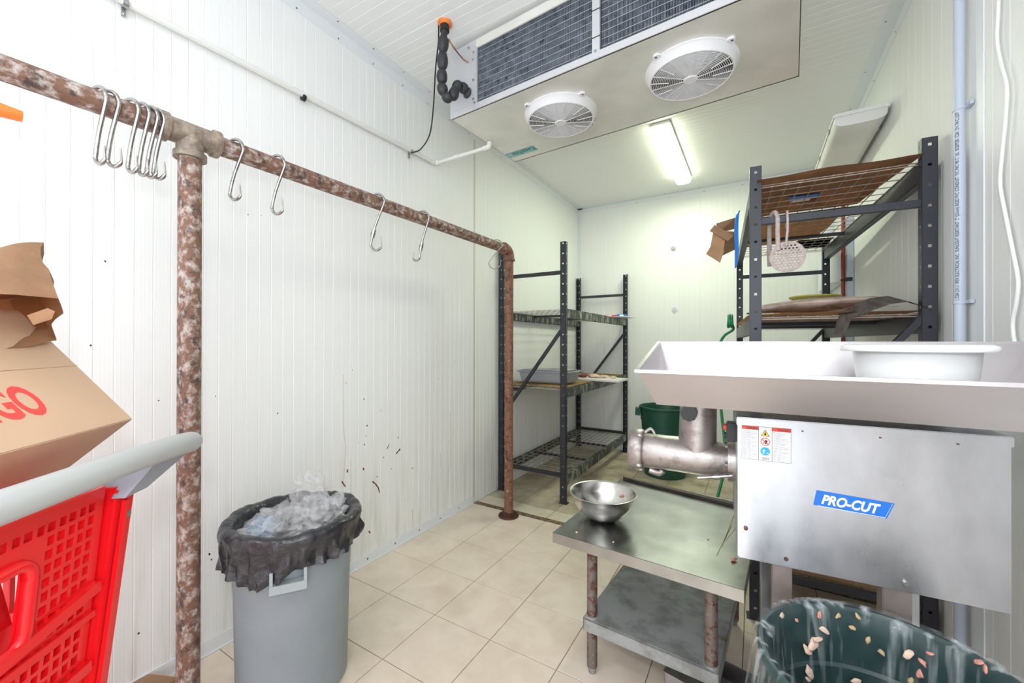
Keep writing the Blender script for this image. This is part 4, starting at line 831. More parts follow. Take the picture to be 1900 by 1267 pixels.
# warning label  (left group)
lx0, lx1 = .010, .0995+.010; lz0, lz1 = 1.030, 1.105
def GL(px, py):  # point on the housing face from the photo, in local coords
    n = Gm.to_3x3() @ Vector((0, -1, 0)); o = Gm @ Vector((0, 0, 0)); r = ray(px, py); t = ((o-CP).dot(n))/(r.dot(n)); return Gi @ (CP+r*t)
q0, q1_, q2, q3 = GL(1376.5, 787), GL(1468, 797), GL(1468, 861), GL(1376.5, 849)
lx0, lx1 = q0.x, q1_.x; lz1, lz0 = (q0.z+q1_.z)/2, (q2.z+q3.z)/2
fy = -.0012
bm = BM(); bx(bm, lx0, lx1, fy, -.0002, lz0, lz1); wlb = obj('warning_label', bm, M_paper, g)
def rect(bm, a, b, c, d, y=-.0016, mi=0): bx(bm, lx0+(lx1-lx0)*a, lx0+(lx1-lx0)*b, y, fy+.0001, lz1-(lz1-lz0)*d, lz1-(lz1-lz0)*c, mi=mi)
bm = BM(); rect(bm, .0, .345, 0, .11); rect(bm, .625, 1, 0, .11); obj('label_header', bm, M_lred, wlb)
bm = BM()
for a, b, c, d in ((0, 1, 0, .006), (0, 1, .994, 1), (0, .006, 0, 1), (.994, 1, 0, 1), (.345, .352, 0, 1), (.618, .625, 0, 1)): rect(bm, a, b, c, d, -.0019)
obj('label_border', bm, M_ink, wlb)
random.seed(9); M_print = simple('faint_print', (.25, .24, .25), .6)
for a, b in ((.025, .33), (.65, .975)):
    bm = BM()
    for k in range(26): e = b-random.random()*(b-a)*.35 if k % 4 else b-(b-a)*.5; rect(bm, a, e, .145+k*.032, .152+k*.032)
    obj('label_print', bm, M_print, wlb)
txt('WARNING', .0095, 'label_text', M_ink, wlb, frame((lx0+.010, -.0018, lz1-(lz1-lz0)*.10), (1, 0, 0), (0, 0, 1)), xs=.62, ext=.0001); txt('WARNING', .0095, 'label_text', M_ink, wlb, frame((lx0+(lx1-lx0)*.625+.012, -.0018, lz1-(lz1-lz0)*.10), (1, 0, 0), (0, 0, 1)), xs=.62, ext=.0001)
cxm = lx0+(lx1-lx0)*.485; hh = lz1-lz0
def poly(bm, P, y, y2=fy+.0001):
    a = [bm.verts.new((x, y, z)) for x, z in P]; b = [bm.verts.new((x, y2, z)) for x, z in P]; bm.faces.new(a); bm.faces.new(b[::-1])
    for i in range(len(P)): j = (i+1) % len(P); bm.faces.new((a[i], a[j], b[j], b[i]))
def circ(cx, cz, r, n=28): return [(cx+r*math.cos(2*PI*k/n), cz+r*math.sin(2*PI*k/n)) for k in range(n)]
tz = lz1-hh*.16
bm = BM(); poly(bm, [(cxm-.0105, tz-.011), (cxm+.0105, tz-.011), (cxm, tz+.0075)], -.0016); obj('warning_triangle', bm, M_ink, wlb)
bm = BM(); poly(bm, [(cxm-.0085, tz-.0098), (cxm+.0085, tz-.0098), (cxm, tz+.0052)], -.0019); obj('warning_triangle', bm, M_lyel, wlb)
bm = BM(); poly(bm, [(cxm-.003, tz-.008), (cxm+.003, tz-.008), (cxm+.0005, tz+.001), (cxm-.001, tz+.001)], -.0022); obj('pictogram', bm, M_ink, wlb)
tz = lz1-hh*.44; bm = BM(); poly(bm, circ(cxm, tz, .0112), -.0016); obj('prohibition_sign', bm, M_lred, wlb)
bm = BM(); poly(bm, circ(cxm, tz, .0092), -.0018); obj('sign_field', bm, M_paper, wlb)
bm = BM(); poly(bm, [(cxm-.001, tz-.006), (cxm+.003, tz-.006), (cxm+.006, tz+.003), (cxm+.001, tz+.006), (cxm-.003, tz+.001)], -.0020); poly(bm, [(cxm-.007, tz-.005), (cxm-.002, tz-.005), (cxm-.004, tz-.001)], -.0020); obj('pictogram', bm, M_ink, wlb)
bm = BM(); poly(bm, [(cxm-.0085, tz+.006), (cxm-.007, tz+.0078), (cxm+.0085, tz-.006), (cxm+.007, tz-.0078)], -.0023); obj('slash', bm, M_lred, wlb)
tz = lz1-hh*.72; bm = BM(); poly(bm, circ(cxm, tz, .0115), -.0016); obj('mandatory_sign', bm, M_lcyan, wlb)
bm = BM(); poly(bm, circ(cxm-.0035, tz+.0015, .0028, 12), -.0019); poly(bm, [(cxm-.007, tz-.006), (cxm-.001, tz-.006), (cxm-.003, tz-.003)], -.0019); poly(bm, [(cxm+.003, tz-.006), (cxm+.008, tz-.006), (cxm+.006, tz-.003)], -.0019); obj('pictogram', bm, M_whink, wlb)
bm = BM(); [bx(bm, cxm-.007+k*.0022, cxm-.0062+k*.0022, -.0016, fy+.0001, lz0+hh*.03, lz0+hh*.105) for k in range(8)]; obj('barcode', bm, M_ink, wlb)
# brand plate
b0, b1, b2, b3 = GL(1515, 909), GL(1660, 934), GL(1645, 962), GL(1509, 936)
bm = BM(); vs = [b0, b1, b2, b3]
a = [bm.verts.new((v.x, -.0016, v.z)) for v in vs]; b = [bm.verts.new((v.x, -.0001, v.z)) for v in vs]; bm.faces.new(a); bm.faces.new(b[::-1])
for i in range(4): bm.faces.new((a[i], a[(i+1) % 4], b[(i+1) % 4], b[i]))
bp_ = obj('brand_plate', bm, M_lblue, g)
ud = (Vector((b1.x-b0.x, 0, b1.z-b0.z))).normalized(); vd = Vector((-ud.z, 0, ud.x))
t0_ = GL(1522, 935); t1_ = GL(1636, 953)
t = txt('PRO-CUT', .040, 'brand_text', M_whink, bp_, Matrix.Identity(4), shear=.28, bold=.0014, ext=.0004)
xs_ = max(v.co.x for v in t.data.vertices); t.data.transform(frame((t0_.x+.001, -.0021, t0_.z+.003), ud, vd) @ Matrix.Diagonal(((Vector((t1_.x-t0_.x, 0, t1_.z-t0_.z)).length-.004)/xs_, .84, 1, 1)))
bm = BM(); c_, d_ = GL(1656, 934), GL(1642, 960); e_ = GL(1517, 937.5); bar(bm, (c_.x, -.0017, c_.z), (d_.x, -.0017, d_.z), .0004, .0012, up=(0, 1, 0)); bar(bm, (d_.x, -.0017, d_.z), (e_.x, -.0017, e_.z), .0012, .0004, up=(0, 1, 0)); obj('brand_line', bm, M_whink, bp_)
# switch
bm = BM(); bx(bm, -.028, -.001, .055, .085, 1.055, 1.115, .003); sw = obj('switch_box', bm, M_blackc, g)
bm = BM(); tube(bm, [(-.028, .068, 1.098), (-.036, .068, 1.098)], .010, 14); obj('stop_button', bm, M_lred, sw, 40); bm = BM(); tube(bm, [(-.028, .068, 1.073), (-.033, .068, 1.073)], .009, 14); obj('start_button', bm, M_ink, sw, 40)
# head: horizontal barrel along local -x, throat rising into pan
HY, HZ = .215, .962
bm = BM(); P = [(-.29, .0585), (-.285, .060), (-.20, .060), (-.10, .062), (-.06, .058), (-.03, .050), (-.012, .048), (0.004, .048)]
lathe(bm, [(0, -.29)]+[(r, x) for x, r in P]+[(0, .004)], 48, (0, HY, HZ), 'X')
hd = obj('grinding_head', bm, M_cast, g, 50)
bm = BM(); tube(bm, [(-.115, HY, HZ-.02), (-.115, HY, HZ+.05), (-.112, HY, 1.13), (-.112, HY, 1.20)], .055, 32, rs=[.052, .060, .058, .058]); bx(bm, -.165, -.06, HY-.04, HY+.04, HZ-.02, 1.11, .02); obj('throat', bm, M_cast, g, 50)
bm = BM(); lathe(bm, [(0, -.335), (.045, -.335), (.050, -.338), (.068, -.338), (.073, -.333), (.0745, -.300), (.071, -.292), (.060, -.290), (0, -.290)], 48, (0, HY, HZ), 'X'); rg = obj('head_ring', bm, M_cast, g, 50)
for k in range(4):
    a = k*PI/2+.6; c = Vector((-.300, HY+.073*math.cos(a), HZ+.073*math.sin(a))); bm = BM(); bmesh.ops.create_icosphere(bm, subdivisions=2, radius=.009, matrix=Matrix.Translation(c) @ Matrix.Diagonal((1.5, 1, 1, 1))); obj('ring_lug', bm, M_cast, rg, True)
bm = BM(); tube(bm, smoothpath([(-.285, HY-.02, HZ+.068), (-.268, HY-.02, HZ+.082), (-.258, HY-.02, HZ+.078), (-.252, HY-.02, HZ+.066)], 4), .006, 10); obj('clamp_hook', bm, M_cast, g, 50)
bm = BM(); tube(bm, smoothpath([(-.27, HY-.01, HZ-.066), (-.24, HY-.01, HZ-.073), (-.225, HY-.01, HZ-.062)], 4), .012, 10); obj('lower_lug', bm, M_cast, g, 50)
bm = BM(); tube(bm, [(-.135, HY-.055, 1.125), (-.135, HY-.078, 1.125)], .010, 10); tube(bm, [(-.135, HY-.075, 1.125), (-.135, HY-.105, 1.122)], .026, 8); obj('knob', bm, M_knob, g, 30)
bm = BM(); tube(bm, [(-.11, HY-.075, HZ-.052), (-.01, HY-.075, HZ-.030)], .006, 10); tube(bm, [(-.065, HY-.075, HZ-.042), (-.045, HY-.075, HZ-.038)], .009, 10); obj('lever', bm, M_steel, g, 50)
bm = BM(); tube(bm, [(-.022, HY, HZ), (.0, HY, HZ)], .072, 24); obj('head_flange', bm, M_cast, g, 50)
for k in range(6):
    a = k*PI/3; bm = BM(); tube(bm, [(-.030, HY+.06*math.cos(a), HZ+.06*math.sin(a)), (-.02, HY+.06*math.cos(a), HZ+.06*math.sin(a))], .006, 6); obj('bolt', bm, M_bolt, g)
# feed pan (world corner points turned into the grinder's frame)
def G(x, y, z): return Gi @ Vector((x, y, z))
rim = [G(1.777, -.15, 1.280), G(2.560, -.15, 1.280), G(2.640, .36, 1.353), G(1.732, .36, 1.353)]
bot = [G(1.812, -.095, 1.190), G(2.520, -.095, 1.190), G(2.56, .31, 1.190), G(1.780, .31, 1.190)]
bm = BM(); t = .002; cr = sum(rim, Vector())/4; cb_ = sum(bot, Vector())/4
rv = [bm.verts.new(v) for v in rim]; bv = [bm.verts.new(v) for v in bot]
ri = [bm.verts.new(v+(cr-v).normalized()*.004+Vector((0, 0, 0))) for v in rim]; bi = [bm.verts.new(v+(cb_-v).normalized()*.003+Vector((0, 0, .002))) for v in bot]
for i in range(4):
    j = (i+1) % 4; bm.faces.new((rv[i], rv[j], bv[j], bv[i])); bm.faces.new((ri[i], ri[j], bi[j], bi[i])); bm.faces.new((rv[i], rv[j], ri[j], ri[i]))
bm.faces.new(bv); bm.faces.new(bi)
pan = obj('feed_pan', bm, M_pan, g)
bm = BM()
for i in range(4):
    j = (i+1) % 4; out = (rim[i]+rim[j])/2-cr; out.z = 0; e = (rim[j]-rim[i]).normalized(); o_ = out-e*out.dot(e); o_ = o_.normalized()*.006
    bar(bm, rim[i]+o_*.5-e*.003, rim[j]+o_*.5+e*.003, .010, .008)
obj('pan_rim', bm, M_pan, pan)
sp = at(1573, 690, 'Y', .20); 
# white basin on pan
BS_ = .88
p = thing('plastic_basin', 'large round white plastic basin sitting in the grinder feed pan', 'basin', (2.352, .085, 1.1935))
bm = BM(); lathe(bm, [(0, 0), (.095, 0), (.105, .008), (.120, .10), (.124, .143), (.138, .150), (.146, .148), (.150, .140), (.152, .142), (.149, .152), (.138, .156), (.121, .150), (.116, .10), (.10, .012), (0, .006)], 72); bmesh.ops.scale(bm, vec=(BS_, BS_, 1), verts=bm.verts); obj('basin_shell', bm, M_white, p, 60)
# ------------------------------------------------------------------ near green bin with clear liner and scraps
BC = Vector((2.275, -.12, 0)); BH, BR1, BR0 = .69, .228, .185
p = thing('waste_bin', 'dark green round waste bin with clear liner at the near right, under the grinder', 'bin', BC)
bm = BM(); lathe(bm, [(0, 0), (BR0-.01, 0), (BR0, .008), (BR1-.014, BH*.78), (BR1-.006, BH*.79), (BR1-.003, BH-.03), (BR1+.006, BH-.024), (BR1+.008, BH-.008), (BR1+.004, BH), (BR1-.004, BH), (BR1-.010, BH-.01), (BR1-.014, BH*.80), (BR1-.020, BH*.79), (BR1-.022, BH*.76), (BR0-.008, .015), (0, .012)], 72)
obj('bin_body', bm, M_greeni, p, 35)
bm = BM(); random.seed(2)
def ln(u, v):
    a = 2*PI*u; n_ = noise.noise(Vector((math.cos(a)*6, math.sin(a)*6, v*2)))
    if v < .62:   # inside
        w = v/.62; z = .06+(BH-.06)*w; r = (BR0-.018+(BR1-BR0)*w)-.004-.014*abs(n_)*(1-w*.6)
    elif v < .72: w = (v-.62)/.10; z = BH+.004+.004*math.sin(PI*w); r = BR1-.014+.030*w
    else: w = (v-.72)/.28; z = BH-(.20+.05*math.sin(a*3))*w; r = BR1+.016+.02*w+.016*abs(n_)*w
    return Vector((r*math.cos(a), r*math.sin(a), z))
grid(bm, ln, 120, 34); bmesh.ops.remove_doubles(bm, verts=bm.verts, dist=.0002); o = obj('liner', bm, M_binfilm, p, 60)
SPX = [(1448, 1142, 12, 0), (1518, 1140, 10, 1), (1528, 1168, 12, 0), (1508, 1197, 20, 0), (1496, 1206, 15, 0), (1516, 1185, 13, 0), (1500, 1245, 18, 0), (1498, 1260, 10, 0), (1686, 1215, 17, 0), (1714, 1230, 12, 1), (1725, 1212, 9, 1), (1707, 1250, 14, 1), (1582, 1165, 10, 2), (1610, 1187, 10, 2), (1635, 1210, 10, 2), (1819, 1230, 13, 1), (1830, 1243, 10, 1), (1588, 1263, 14, 0), (1690, 1262, 10, 2), (1476, 1150, 7, 1), (1554, 1143, 9, 2), (1590, 1143, 9, 2)]
SZ = ['pale', 'pink', 'yellowish']
SL = []
for k, (x, y, s_, mi) in enumerate(SPX):
    rank = sorted([q for q in SPX if q[3] == mi], key=lambda q: (q[0], q[1])).index((x, y, s_, mi)); nn = len([q for q in SPX if q[3] == mi])
    od = ['leftmost', 'second', 'third', 'fourth', 'fifth', 'sixth', 'seventh', 'eighth', 'ninth', 'tenth', 'eleventh'][rank]
    SL.append(('%s %s scrap' % (od, SZ[mi]) if rank == 0 else '%s %s scrap from the left' % (od, SZ[mi]))+' stuck on the near green bin liner')
for k, (x, y, s, mi) in enumerate(SPX):
    r = ray(x, y); # hit the inner cone of the bin
    best = None; tt = .2
    while tt < 3:
        q = CP+r*tt; rr = math.hypot(q.x-BC.x, q.y-BC.y); wz = (q.z-.06)/(BH-.06); lim = (BR0-.018+(BR1-BR0)*max(0, wz))-.010
        if q.z < BH and q.z > .02 and rr > lim and (q.x-BC.x)*r.x+(q.y-BC.y)*r.y > 0: best = q; break
        tt += .004
    if best is None: continue
    nrm = Vector((BC.x-best.x, BC.y-best.y, .1)).normalized(); sz = s*.5*tt/FPX*1.05
    scrap(best+nrm*.004, sz, [M_fat, M_meat, simple('yellow_scrap', (.5, .36, .2), .5)][mi], SL[k], 'scraps stuck inside the near green bin', k, (1.15, .7, .25), nrm)
# ------------------------------------------------------------------ grey trash can
CC = Vector((.44, -.25, 0)); CH, CR1, CR0 = .635, .222, .198
p = thing('trash_can', 'grey round plastic trash can with a black liner by the left wall', 'trash can', CC)
bm = BM(); lathe(bm, [(0, 0), (CR0-.012, 0), (CR0, .01), (CR1-.012, CH*.86), (CR1-.004, CH*.87), (CR1, CH-.02), (CR1+.008, CH-.015), (CR1+.009, CH), (CR1-.004, CH), (CR1-.008, CH*.87), (CR0-.008, .02), (0, .015)], 80); obj('can_body', bm, M_grey, p, 35)
for s in (0, PI):
    a = -.62+s; q = Vector((math.cos(a), math.sin(a), 0)); t_ = Vector((-q.y, q.x, 0)); bm = BM(); w = .058
    r0_ = CR1-.012
    for (a0, a1, z0, z1, rr0, rr1) in [(-w, w, CH-.155, CH-.125, r0_, r0_+.036), (-w, -w+.010, CH-.125, CH-.08, r0_, r0_+.034), (w-.010, w, CH-.125, CH-.08, r0_, r0_+.034)]:
        P = [q*rr0+t_*a0, q*rr1+t_*a0, q*rr1+t_*a1, q*rr0+t_*a1]; hexa(bm, [v+Vector((0, 0, z0)) for v in P]+[v+Vector((0, 0, z1)) for v in P])
    obj('handle', bm, M_greyh, p)
bm = BM()
def ln2(u, v):
    a = 2*PI*u; c, s = math.cos(a), math.sin(a); n_ = noise.noise(Vector((c*3, s*3, v*1.5+4))); n2 = noise.noise(Vector((c*9+2, s*9, v*3)))
    drop = .085+.045*noise.noise(Vector((c*1.3+3, s*1.3, 2)))+.05*max(0, math.cos(a+1.2))
    if v < .30: w = v/.30; z = CH-.20*(1-w); r = CR1-.026-.02*abs(n2)*(1-w)
    elif v < .55: w = (v-.30)/.25; b_ = PI*w; z = CH+.012+.022*math.sin(b_)+.012*n_+.006*n2; r = CR1-.018+.045*(1-math.cos(b_))/2*1.1
    else: w = (v-.55)/.45; z = CH+.012-drop*w*1.0; r = CR1+.030-.006*w+.022*n2*(.3+w)+.010*math.sin(a*13+v*9+4*n_)*w
    return Vector((r*c, r*s, z))
grid(bm, ln2, 140, 34); bmesh.ops.remove_doubles(bm, verts=bm.verts, dist=.0002); o = obj('liner', bm, M_liner, p, 70)
a = -2.55; kn = Vector((math.cos(a)*(CR1+.038), math.sin(a)*(CR1+.038), CH-.03))
bm = BM(); Ps = smoothpath([kn+Vector((.0, .0, .01)), kn+Vector((-.008, -.01, -.03)), kn+Vector((.002, -.004, -.08)), kn+Vector((-.006, .0, -.13)), kn+Vector((0, 0, -.16))], 8)
tube(bm, Ps, .012, 8, rs=[.014*(1-.75*i/len(Ps))*(1+.3*math.sin(i*2.1)) for i in range(len(Ps))], flat=.6); bmesh.ops.create_icosphere(bm, subdivisions=2, radius=.02, matrix=Matrix.Translation(kn)); obj('liner_knot', bm, M_liner, p, 60)
# crumpled clear bags in it, three lumps
def lump(c, r, zs, seed, label, m=M_clear):
    bm = BM(); bmesh.ops.create_icosphere(bm, subdivisions=5, radius=1)
    for v in bm.verts:
        d = v.co.normalized(); f = 1+.30*(abs(noise.noise(d*2.2+Vector((seed, 0, 0))))*2-.6)+.16*(abs(noise.noise(d*5+Vector((0, seed, 0))))*2-.5)+.02*noise.noise(d*12)
        v.co = Vector((d.x*r*f, d.y*r*f, d.z*zs*f))
    return tag(obj('plastic_bag', bm, m, None, 70, c), label, 'plastic bag')
lump(CC+Vector((-.02, -.03, .60)), .145, .09, 1, 'crumpled clear plastic bag at the front of the grey trash can')
lump(CC+Vector((.06, .07, .625)), .105, .095, 5, 'crumpled clear plastic bag at the back right of the grey trash can')
lump(CC+Vector((-.01, .07, .70)), .075, .10, 9, 'tall loose clear plastic bag sticking up out of the grey trash can', film('thin_clear_film', (.78, .78, .8), .22, bs=30))
lump(CC+Vector((-.10, -.08, .605)), .05, .045, 12, 'small pale blue plastic scrap at the left inside the grey trash can', film('blue_film', (.35, .55, .8), .7))
# flattened cardboard on the floor
p = thing('cardboard_box', 'low light brown cardboard box on the floor behind the trash can and cart', 'box', (.13, -.66, 0), .42)
bm = BM(); bx(bm, -.11, .09, -.16, .14, 0, .055, .004); obj('box_body', bm, M_cardl, p)
bm = BM(); grid(bm, lambda u, v: (-.11+.17*u, -.02+.15*v, .057+.018*math.sin(PI*v)*u), 6, 6); thick(bm, .003); obj('flap', bm, M_cardl, p, 40)
# ------------------------------------------------------------------ shopping cart
P0 = Vector((1.096, -1.086, 1.12)); dC = Vector((-.6424, .7663, 0)); nC = Vector((.7663, .6424, 0))
# local frame: x along handle (right end positive), y away from camera, z up
Cm = Matrix((dC, -nC, Vector((0, 0, 1)))).transposed().to_4x4()
if Cm.determinant() < 0: Cm = Matrix((dC, -nC, Vector((0, 0, 1)))).transposed().to_4x4()
crt = bpy.data.objects.new('shopping_cart', None); COL.objects.link(crt); tag(crt, 'bright red plastic shopping cart with a thick grey handle at the left', 'shopping cart')
# build right-handed frame: x = dC, y = z cross x
yC = Vector((0, 0, 1)).cross(dC)   # points away from the camera (-nC) or towards
crt.matrix_basis = Matrix.Translation((P0.x, P0.y, 0)) @ Matrix((dC, yC, Vector((0, 0, 1)))).transposed().to_4x4()
sg = 1 if yC.dot(-nC) > 0 else -1   # sg*y is away from camera
CX0, CX1 = -.24, .285; MX = (CX0+CX1)/2
bm = BM(); HP = smoothpath([(CX0-.13, .09*sg, 1.055), (CX0-.155, .03*sg, 1.085), (CX0-.12, -.005*sg, 1.11), (CX0, -.02*sg, 1.12), (.0, -.03*sg, 1.122), (.2, -.03*sg, 1.12), (.36, -.02*sg, 1.112), (.445, -.0*sg, 1.10), (.455, .03*sg, 1.088), (.42, .06*sg, 1.075), (.36, .085*sg, 1.06)], 6)
tube(bm, HP, .024, 18, rs=[.0245 if 6 < i < len(HP)-10 else .019 for i in range(len(HP))]); obj('handle', bm, M_carth, crt, 60)
for s, x in ((1, CX1), (-1, CX0)):
    bm = BM(); a = .03; hexa(bm, [(x-.03, .015*sg, 1.03), (x+.032, .015*sg, 1.03), (x+.032, .075*sg, 1.03), (x-.03, .075*sg, 1.03), (x-.03+(.05*s), -.02*sg, 1.10), (x+.03+(.12*s), -.02*sg, 1.095), (x+.03+(.12*s), .05*sg, 1.095), (x-.03+(.05*s), .05*sg, 1.10)]); obj('handle_bracket', bm, simple('bracket_grey', (.30, .31, .36), .4), crt, 40)
def RY(z): return sg*(.03+.10*(1.07-z))   # rear face leans away going down
for s, x in ((1, CX1), (-1, CX0)):
    bm = BM(); zt, zb = 1.05, .35; w0, w1 = .030, .026; i0 = -.02*s
    hexa(bm, [(x-w1+i0, RY(zb), zb), (x+w1+i0, RY(zb), zb), (x+w1+i0, RY(zb)+sg*.05, zb), (x-w1+i0, RY(zb)+sg*.05, zb), (x-w0, RY(zt), zt), (x+w0, RY(zt), zt), (x+w0, RY(zt)+sg*.05, zt), (x-w0, RY(zt)+sg*.05, zt)]); bmesh.ops.bevel(bm, geom=bm.edges[:], offset=.006, segments=2, affect='EDGES')
    bar(bm, (x-w0*.3*s, RY(zt)-sg*.004, zt-.03), (x-w0*.3*s+i0, RY(zb)-sg*.004, zb), .008, .008, up=(0, 1, 0)); q = obj('corner_post', bm, M_red, crt, 40)
    bm = BM(); tube(bm, [(x+.004*s, RY(1.0)-sg*.006, .985), (x+.004*s, RY(1.0)+sg*.01, .985)], .007, 10); obj('rivet', bm, M_bolt, q, 40)
# rear gate lattice with a big leg opening
bm = BM(); gx0, gx1 = CX0+.035, CX1-.04; hx0, hx1, hz0, hz1 = -.13, .105, .835, .985
def inhole(x, z, m=.0): return (hx0-m < x < hx1+m) and (hz0-m < z < hz1+m)
def ry(z): return RY(z)+sg*.012
nx, nz_ = 22, 26; zt, zb = 1.06, .42; dx_ = (gx1-gx0)/nx; dz_ = (zt-zb)/nz_; fr_ = .30
def cell(x0, x1, z0, z1):
    P = [(x0, ry(z0), z0), (x1, ry(z0), z0), (x1, ry(z0)+sg*.014, z0), (x0, ry(z0)+sg*.014, z0), (x0, ry(z1), z1), (x1, ry(z1), z1), (x1, ry(z1)+sg*.014, z1), (x0, ry(z1)+sg*.014, z1)]; hexa(bm, P)
for i in range(nx):
    for j in range(nz_):
        x0 = gx0+i*dx_; z0 = zb+j*dz_; xc, zc = x0+dx_/2, z0+dz_/2
        if inhole(xc, zc): continue
        x1, z1 = x0+dx_, z0+dz_
        solid = i < 1 or i > nx-2 or j > nz_-2 or inhole(xc, zc, .014)
        if solid: cell(x0, x1, z0, z1)
        else:
            k = (i+j) % 2; cell(x0, x1, z0, z0+dz_*.34); cell(x0, x0+dx_*(.40 if k else .30), z0+dz_*.34, z1)
obj('rear_gate', bm, M_red, crt)
bm = BM(); rr = .03; LPp = []
for cx_, cz_, a0 in ((hx1-rr, hz1-rr, 0), (hx0+rr, hz1-rr, PI/2), (hx0+rr, hz0+rr, PI), (hx1-rr, hz0+rr, 3*PI/2)):
    for k in range(5): a = a0+k*PI/8; LPp.append((cx_+rr*math.cos(a), ry(cz_+rr*math.sin(a))-sg*.002, cz_+rr*math.sin(a)))
tube(bm, LPp+[LPp[0]], .011, 8, cap=False); obj('opening_rim', bm, M_red, crt, 60)
bm = BM(); bar(bm, (gx0, ry(.80)-sg*.006, .80), (gx1, ry(.86)-sg*.006, .86), .014, .02); bar(bm, (gx0, ry(.70)-sg*.006, .70), (gx1, ry(.70)-sg*.006, .70), .014, .02); obj('gate_rib', bm, M_red, crt)
# basket sides, floor, front, seat
for s, x in ((1, CX1), (-1, CX0)):
    bm = BM()
    for k in range(17):
        y = .08+k*.05; bar(bm, (x-.02*s-.001*k*s, sg*y, .50), (x+.0*s-.004*k*s, sg*y, 1.02), .010, .012, up=(0, 1, 0))
    for z in (.50, .60, .70, .80, .90, 1.02): bar(bm, (x-.01*s, sg*.08, z), (x-.074*s, sg*.88, z), .012, .022 if z < 1 else .04)
    obj('side_panel', bm, M_red, crt)
bm = BM(); [bar(bm, (CX0+.09, sg*.88, z), (CX1-.09, sg*.88, z), .012, .02) for z in (.5, .6, .7, .8, .9, 1.02)]; [bar(bm, (x, sg*.88, .5), (x, sg*.88, 1.02), .012, .01, up=(0, 1, 0)) for x in [CX0+.09+.043*k for k in range(9)]]; obj('front_panel', bm, M_red, crt)
bm = BM(); [bar(bm, (x, sg*.10, .50), (x, sg*.86, .50), .012, .012) for x in [CX0+.04+.045*k for k in range(11)]]; obj('basket_floor', bm, M_red, crt)
bm = BM(); hexa(bm, [(gx0, sg*.17, .66), (gx1, sg*.17, .66), (gx1, sg*.17+sg*.012, .66), (gx0, sg*.17+sg*.012, .66), (gx0, sg*.25, 1.0), (gx1, sg*.25, 1.0), (gx1, sg*.262, 1.0), (gx0, sg*.262, 1.0)]); bx(bm, gx0, gx1, min(sg*.06, sg*.18), max(sg*.06, sg*.18), .80, .812); obj('child_seat', bm, M_red, crt)
bm = BM()
for s, x in ((1, CX1-.02), (-1, CX0+.02)):
    tube(bm, smoothpath([(x, sg*.10, .36), (x, sg*.10, .15), (x, sg*.14, .13), (x-.05*s, sg*.85, .13), (x-.05*s, sg*.86, .2), (x-.04*s, sg*.70, .48)], 6), .012, 10)
    tube(bm, [(x, sg*.10, .355), (x-.01*s, sg*.5, .485)], .012, 10)
tube(bm, [(CX0, sg*.12, .14), (CX1, sg*.12, .14)], .012, 10); obj('undercarriage', bm, M_bolt, crt, 50)
for x, y in ((CX0+.02, .12), (CX1-.02, .12), (CX0+.07, .84), (CX1-.07, .84)):
    bm = BM(); lathe(bm, [(0, -.014), (.05, -.014), (.055, -.008), (.055, .008), (.05, .014), (0, .014)], 24, (x, sg*y, .055), 'X'); w_ = obj('wheel', bm, M_blackrub, crt, 50)
    bm = BM(); bx(bm, x-.022, x-.018, sg*y-.015, sg*y+.015, .05, .13); bx(bm, x+.018, x+.022, sg*y-.015, sg*y+.015, .05, .13); bx(bm, x-.022, x+.022, sg*y-.015, sg*y+.015, .118, .13); obj('caster_fork', bm, M_bolt, w_)
# cardboard carton tilted in the cart
A_ = dep(247, 777, .95); e1 = Vector((.6924, -.7215, 0)).normalized(); t1 = Vector((-.5012, -.4186, .757)); t1 = (t1-e1*t1.dot(e1)).normalized(); n1 = e1.cross(t1); n1 = n1 if n1.dot(A_-CP) > 0 else -n1
p = bpy.data.objects.new('cardboard_carton', None); COL.objects.link(p); p.matrix_basis = frame(A_, -e1, t1); tag(p, 'large tan cardboard carton with red lettering tilted in the red cart', 'box')
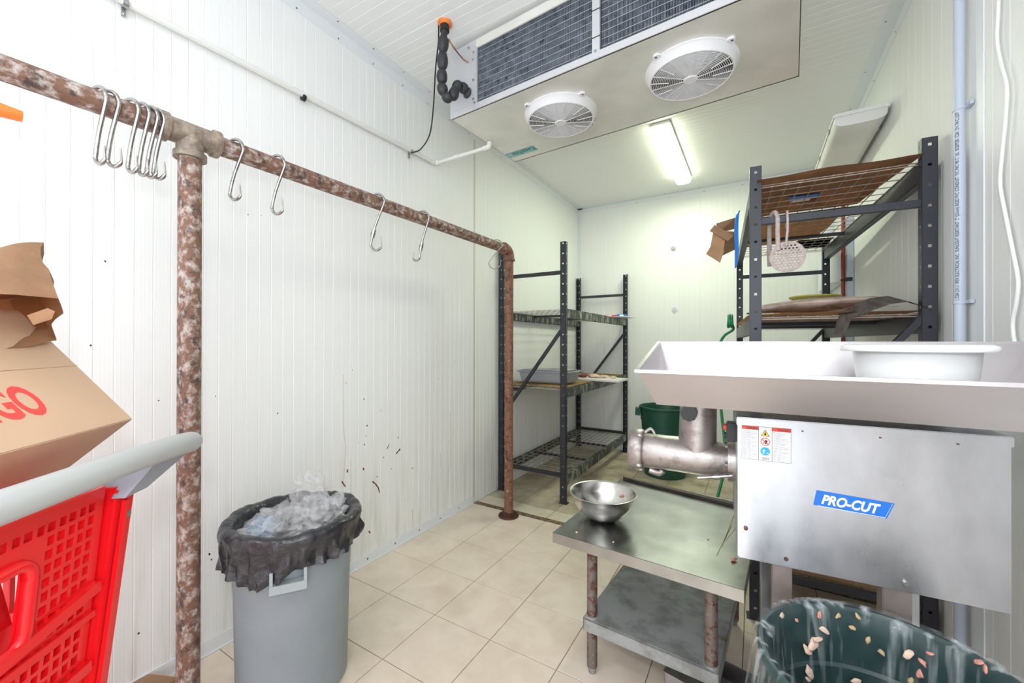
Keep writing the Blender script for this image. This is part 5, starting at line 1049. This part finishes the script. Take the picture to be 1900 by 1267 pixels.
# local: x from left to right ending at A, y up the face, z towards viewer
zs = (p.matrix_basis.to_3x3() @ Vector((0, 0, 1))).dot(A_-CP); zq = -1 if zs < 0 else 1  # zq * z is away from the camera
bm = BM(); y0_, y1_ = sorted((0, zq*-1*-.22 if zq > 0 else .22)) if False else (0, .22)
dz0, dz1 = (-.22, 0) if zs < 0 else (0, .22)
bx(bm, -.46, 0, 0, .33, dz0, dz1, .002); obj('box_body', bm, simple('carton_tan', (.60, .40, .27), .75, nz=.05, ns=5), p)
fz = dz1+.0006 if zs < 0 else dz0-.0006
t = txt('NGO', .094, 'box_lettering', M_redink, p, frame((-.160, .060, fz), (1, 0, 0), (0, 1, 0)), xs=.66, bold=.0030, ext=.0002, align='RIGHT')
bm = BM(); bx(bm, -.46, 0, .1645, .1655, fz-.0008, fz); obj('seam', bm, M_card, p)
# paper bag on the carton, mouth towards viewer
mouth = [(-80, 540, .70), (30, 545, .78), (112, 556, .86), (117, 585, .87), (100, 606, .90), (103, 636, .90), (62, 646, .85), (-80, 655, .72)]
back = [(-80, 470, .88), (20, 456, .95), (72, 451, 1.02), (78, 470, 1.03), (76, 500, 1.03), (72, 530, 1.03), (20, 560, .98), (-80, 560, .88)]
Mo = [dep(*q) for q in mouth]; Ba = [dep(*q) for q in back]; o0 = Mo[1].copy(); N = 8
bm = BM(); rows = []
for j in range(9):
    w = j/8; row = []
    for i in range(N):
        for k in range(5):
            f = k/5; a = Mo[i].lerp(Mo[(i+1) % N], f); b = Ba[i].lerp(Ba[(i+1) % N], f); q = a.lerp(b, w)+Vector((fbm(a.lerp(b, w)*1, 11, .012), fbm(a.lerp(b, w), 13, .012), fbm(a.lerp(b, w), 9, .010)))
            row.append(bm.verts.new(q-o0))
    rows.append(row)
for a, b in zip(rows, rows[1:]):
    for i in range(N*5): bm.faces.new((a[i], a[(i+1) % (N*5)], b[(i+1) % (N*5)], b[i]))
bm.faces.new(rows[-1]); thick(bm, -.0015); p = obj('paper_bag', bm, M_bag, None, 35, o0); tag(p, 'crumpled brown kraft paper bag lying open on top of the carton in the cart', 'paper bag')
bm = BM(); P = [dep(50, 585, .845), dep(88, 572, .855), dep(102, 578, .865), dep(96, 592, .87), dep(62, 603, .855)]; panel(bm, [q-o0 for q in P], .0015); obj('torn_flap', bm, M_bag, p)
